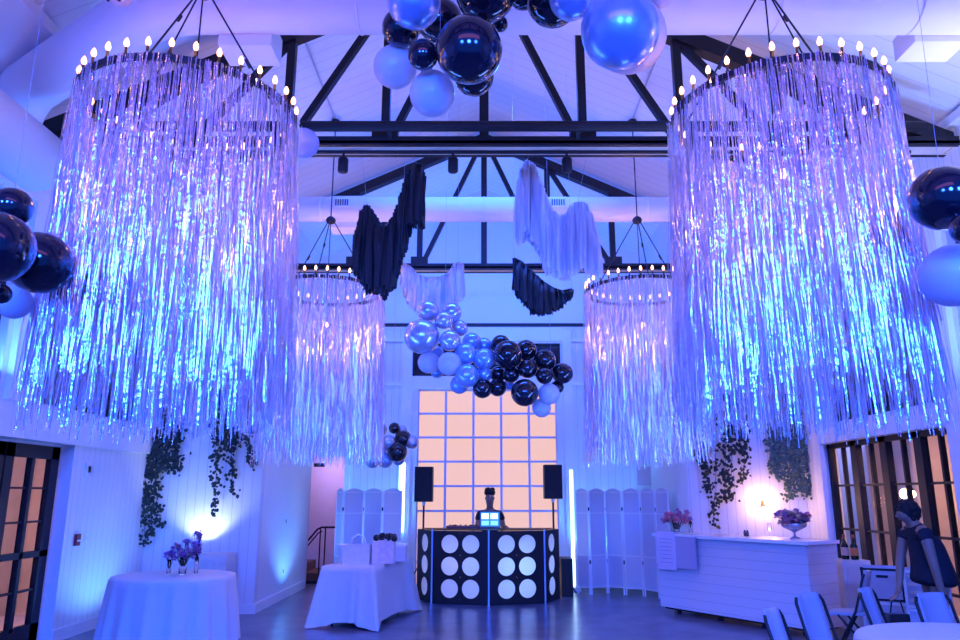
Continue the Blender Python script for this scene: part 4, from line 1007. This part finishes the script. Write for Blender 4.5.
dup(ch, (3.80, 6.42, 0), -2.75, 'folding chair tucked behind the round table, right of two backs')
dup(ch, (3.98, 8.55, 0), 1.0, 'folding chair farther back in front of the crates')

# ------------------------------------------------------------------ people
def skin_body(name, joints, edges, m, parent, root=0, sub=2):
    me = bpy.data.meshes.new(name); me.from_pydata([j[0] for j in joints], edges, []); o = bpy.data.objects.new(name, me); COL.objects.link(o)
    md = o.modifiers.new('skin', 'SKIN'); md.use_smooth_shade = True; md.branch_smoothing = .6
    for i, j in enumerate(joints):
        r = j[1]; r = (r, r) if not isinstance(r, tuple) else r
        me.skin_vertices[0].data[i].radius = r
    me.skin_vertices[0].data[root].use_root = True
    s = o.modifiers.new('sub', 'SUBSURF'); s.levels = sub; s.render_levels = sub
    dg = bpy.context.evaluated_depsgraph_get(); dg.update(); me2 = bpy.data.meshes.new_from_object(o.evaluated_get(dg)); bpy.data.objects.remove(o)
    me2.name = name; me2.materials.clear(); me2.materials.append(m); me2.polygons.foreach_set('use_smooth', [True] * len(me2.polygons))
    o = bpy.data.objects.new(name, me2); COL.objects.link(o); o.parent = parent; return o
skin_tone = mat('skin', (.30, .16, .11), .5, noise=.08, nscale=12)
hair_m = mat('dark_hair', (.012, .008, .008), .7, noise=.4, nscale=40, bump=.8)
def hand(J, E, wrist_i, w, d, side):
    """five fingers: w wrist point, d pointing direction (towards the fingertips), side = thumb direction"""
    w = Vector(w); d = Vector(d).normalized(); side = Vector(side); side = (side - d*side.dot(d)).normalized(); n = d.cross(side)
    palm = len(J); J.append((tuple(w + d*.05), (.036, .018))); E.append((wrist_i, palm))
    for k, (off, L) in enumerate(((.028, .075), (.010, .085), (-.010, .078), (-.027, .060))):
        b0 = w + d*.088 + side*off; i = len(J)
        J += [(tuple(b0), .0095), (tuple(b0 + d*L*.5 + n*.012), .0085), (tuple(b0 + d*L + n*.035), .007)]; E += [(palm, i), (i, i+1), (i+1, i+2)]
    i = len(J); J += [(tuple(w + d*.035 + side*.035), .011), (tuple(w + d*.07 + side*.058 + n*.01), .009)]; E += [(palm, i), (i, i+1)]
def face(o, c, r, fwd, m_eye):
    """eyes, nose, mouth, ears on a head centred c"""
    pass
# DJ (faces the hall, -y), standing behind the booth
dj = thing('person', 'person in a black t-shirt behind the booth, looking down at the laptop', 'person', (.10, 13.30, 0))
J = [((0, 0, .93), (.15, .11)), ((0, .0, 1.10), (.14, .10)), ((0, -.01, 1.27), (.16, .11)), ((0, -.01, 1.40), (.13, .09)), ((0, -.03, 1.455), .058), ((0, -.055, 1.51), .06),
     ((0, -.075, 1.575), (.076, .086)), ((0, -.070, 1.65), (.084, .095)), ((0, -.06, 1.71), (.06, .07)),
     ((-.17, -.01, 1.385), .062), ((-.22, -.06, 1.14), .045), ((-.16, -.22, 1.17), .034), ((.17, -.01, 1.385), .062), ((.235, -.03, 1.14), .045), ((.27, -.22, 1.16), .034),
     ((-.09, 0, .84), .09), ((-.10, -.01, .48), .062), ((-.10, .02, .10), .042), ((-.10, -.10, .045), (.045, .035)), ((.09, 0, .84), .09), ((.10, -.01, .48), .062), ((.10, .02, .10), .042), ((.10, -.10, .045), (.045, .035))]
E = [(0, 1), (1, 2), (2, 3), (3, 4), (4, 5), (5, 6), (6, 7), (7, 8), (3, 9), (9, 10), (10, 11), (3, 12), (12, 13), (13, 14), (0, 15), (15, 16), (16, 17), (17, 18), (0, 19), (19, 20), (20, 21), (21, 22)]
hand(J, E, 11, J[11][0], (.15, -1, -.12), (1, 0, 0)); hand(J, E, 14, J[14][0], (.2, -1, -.12), (-1, 0, 0))
skin_body('body', J, E, skin_tone, dj)
J = [((0, 0, .92), (.165, .12)), ((0, .0, 1.10), (.155, .115)), ((0, -.01, 1.27), (.175, .125)), ((0, -.01, 1.395), (.14, .10)), ((0, -.025, 1.435), (.075, .07)),
     ((-.17, -.01, 1.385), .078), ((-.205, -.04, 1.24), .064), ((.17, -.01, 1.385), .078), ((.215, -.02, 1.24), .064)]
skin_body('t_shirt', J, [(0, 1), (1, 2), (2, 3), (3, 4), (3, 5), (5, 6), (3, 7), (7, 8)], black_cloth, dj)
J = [((0, 0, .93), (.16, .12)), ((-.09, 0, .84), .10), ((-.10, -.01, .48), .075), ((-.10, .02, .09), .06), ((.09, 0, .84), .10), ((.10, -.01, .48), .075), ((.10, .02, .09), .06)]
skin_body('trousers', J, [(0, 1), (1, 2), (2, 3), (0, 4), (4, 5), (5, 6)], black_cloth, dj)
b = MB(); b.ball((0, -.045, 1.725), .098, (1.0, 1.08, .72), 20, 12); 
rnd = random.Random(4)
for k in range(46): a = rnd.uniform(0, 2*PI); q = rnd.uniform(.2, 1); b.ball((.075*q*math.cos(a), -.045 + .08*q*math.sin(a), 1.76 + .03*rnd.random()), .026, u=8, v=6)
b.out('hair', hair_m, dj, True)
b = MB()
for s in (-1, 1):
    b.ball((s*.029, -.155, 1.645), .009, (1.2, .5, .7), 10, 8)
b.out('eyes', mat('eye_dark', (.03, .02, .02), .2), dj, True)
b = MB().ball((0, -.168, 1.615), .014, (.9, 1.1, 1.6), 10, 8); b.ball((0, -.152, 1.57), .016, (1.5, .5, .4), 10, 8)
for s in (-1, 1): b.ball((s*.078, -.07, 1.63), .018, (.4, .8, 1.3), 10, 8)
b.out('nose_mouth_ears', skin_tone, dj, True)
MB().bx(-.075, .075, -.15, -.035, 1.515, 1.53).out('collar_shadow', black_cloth, dj) if False else None

# guest bending over the chairs, facing left (-x), torso leaning forward
gp = thing('person', 'person in a short dark dress bending forward beside the glazing', 'person', (4.42, 7.45, 0))
def g(px, py, Y=7.45): p = at(px, py, Y); return (p.x - 4.42, Y - 7.45, p.z)
hip = g(933, 568); che = g(922, 538); shl = g(917, 529); nck = g(911, 522); hd = g(905, 514)
J = [(hip, (.15, .16)), (g(927, 551), (.13, .135)), (che, (.135, .15)), (shl, (.11, .12)), (nck, .055), (g(907, 516), (.075, .075)), (hd, (.085, .09)), (g(902, 507), (.06, .07)),
     ((shl[0] - .03, -.17, shl[2] - .03), .058), ((shl[0] + .0, -.21, shl[2] - .34), .043), ((shl[0] + .05, -.20, shl[2] - .60), .031),
     ((shl[0] - .03, .17, shl[2] - .03), .058), ((shl[0] - .10, .19, shl[2] - .31), .043), ((shl[0] - .16, .14, shl[2] - .54), .031),
     ((hip[0], -.09, hip[2] - .12), .095), ((hip[0] - .06, -.09, .50), .066), ((hip[0] + .02, -.09, .09), .042), ((hip[0] - .10, -.09, .045), (.042, .035)),
     ((hip[0], .09, hip[2] - .12), .095), ((hip[0] + .04, .10, .50), .066), ((hip[0] + .10, .10, .09), .042), ((hip[0] - .02, .10, .045), (.042, .035))]
E = [(0, 1), (1, 2), (2, 3), (3, 4), (4, 5), (5, 6), (6, 7), (3, 8), (8, 9), (9, 10), (3, 11), (11, 12), (12, 13), (0, 14), (14, 15), (15, 16), (16, 17), (0, 18), (18, 19), (19, 20), (20, 21)]
hand(J, E, 10, J[10][0], (.12, 0, -1), (-1, 0, 0)); hand(J, E, 13, J[13][0], (-.5, -.1, -.85), (0, -1, 0))
skin_body('body', J, E, skin_tone, gp)
dress_m = mat('navy_dress', (.006, .008, .02), .8, noise=.3, nscale=15)
J = [(g(934, 588), (.25, .23)), (g(934, 576), (.23, .21)), (g(930, 560), (.185, .18)), (g(926, 547), (.17, .17)), (che, (.165, .175)), (shl, (.135, .145)), (g(913, 523), (.07, .07)),
     ((shl[0] - .03, -.16, shl[2] - .03), .075), ((shl[0] - .02, -.19, shl[2] - .13), .066), ((shl[0] - .03, .16, shl[2] - .03), .075), ((shl[0] - .05, .19, shl[2] - .13), .066)]
skin_body('dress', J, [(0, 1), (1, 2), (2, 3), (3, 4), (4, 5), (5, 6), (5, 7), (7, 8), (5, 9), (9, 10)], dress_m, gp)
b = MB(); h_ = Vector(hd); b.ball(h_ + Vector((.040, 0, .033)), .103, (1.05, .95, .98), 20, 14); rnd = random.Random(9)
for k in range(80):
    d = Vector((rnd.gauss(0, 1) + .5, rnd.gauss(0, 1), rnd.gauss(0, 1) + .5)).normalized()
    if d.x < -.15 and d.z < .35: continue
    b.ball(h_ + Vector((.03, 0, .025)) + d*.094, .028, u=8, v=6)
b.out('curly_hair', hair_m, gp, True)
b = MB(); fc = h_ + Vector((-.078, 0, -.018)); b.ball(fc, .013, (1.3, .9, 1.3), 10, 8); b.ball(fc + Vector((.016, 0, -.034)), .012, (.6, 1.5, .4), 10, 8); b.out('nose_and_mouth', skin_tone, gp, True)
b = MB()
for s in (-1, 1): b.ball(h_ + Vector((-.078, s*.03, .002)), .007, (.5, 1.2, .7), 10, 8)
b.out('eyes', MATS['eye_dark'], gp, True)
hp = Vector(J[8][0])
w10 = Vector((4.42 + shl[0] - .19, 7.45 + .13, shl[2] - .66))
t = thing('handbag', 'black handbag held under the bending person', 'bag', (w10.x - .03, w10.y, w10.z - .44))
MB().bx(-.10, .10, -.05, .05, 0, .32, bev=.03).out('bag_body', black_cloth, t); MB().tube([(-.07, 0, .3), (-.04, 0, .43), (.04, 0, .43), (.07, 0, .3)], .008, 6).out('strap', black_cloth, t, True)
# table outside the glazing with the glow (lantern seen through the window)
q = at(911, 497, 0.1)
r = (912 - 484) / F_PX; d = 6.35 / r; v = (320 - 494) / F_PX * d; L_ = Vector((6.35, d*math.cos(PITCH) - v*math.sin(PITCH), d*math.sin(PITCH) + v*math.cos(PITCH) + EYE))
t = thing('courtyard_lantern', 'glowing lantern outside the right glazing above the bending person', 'lantern', (L_.x, L_.y, 0))
MB().tube([(0, 0, 0), (0, 0, L_.z - .1)], .03, 10).out('post', steel, t)
MB().ball((0, 0, L_.z), .055, u=16, v=12).out('globe', MATS['sconce_glow'], t, True); MB().lathe((0, 0, L_.z + .05), [(.04, 0), (.01, .05)], 12).out('cap', steel, t)
point('courtyard_lantern_light', (L_.x - .15, L_.y - .1, L_.z), 9, (1.0, .5, .26), .08)
# uplight standing on the small table in the left niche
t = thing('par_can_uplight', 'small dark uplight on the little table under the left niche glow', 'uplight', (-4.12, 11.2, .868))
MB().lathe((0, 0, .0), [(.05, 0), (.05, .012), (.02, .015)], 16).out('base_plate', steel, t)
MB().lathe((0, 0, .015), [(.03, 0), (.045, .01), (.045, .055), (.04, .055), (.035, .02)], 16, cap=False).out('lamp_can', steel, t)
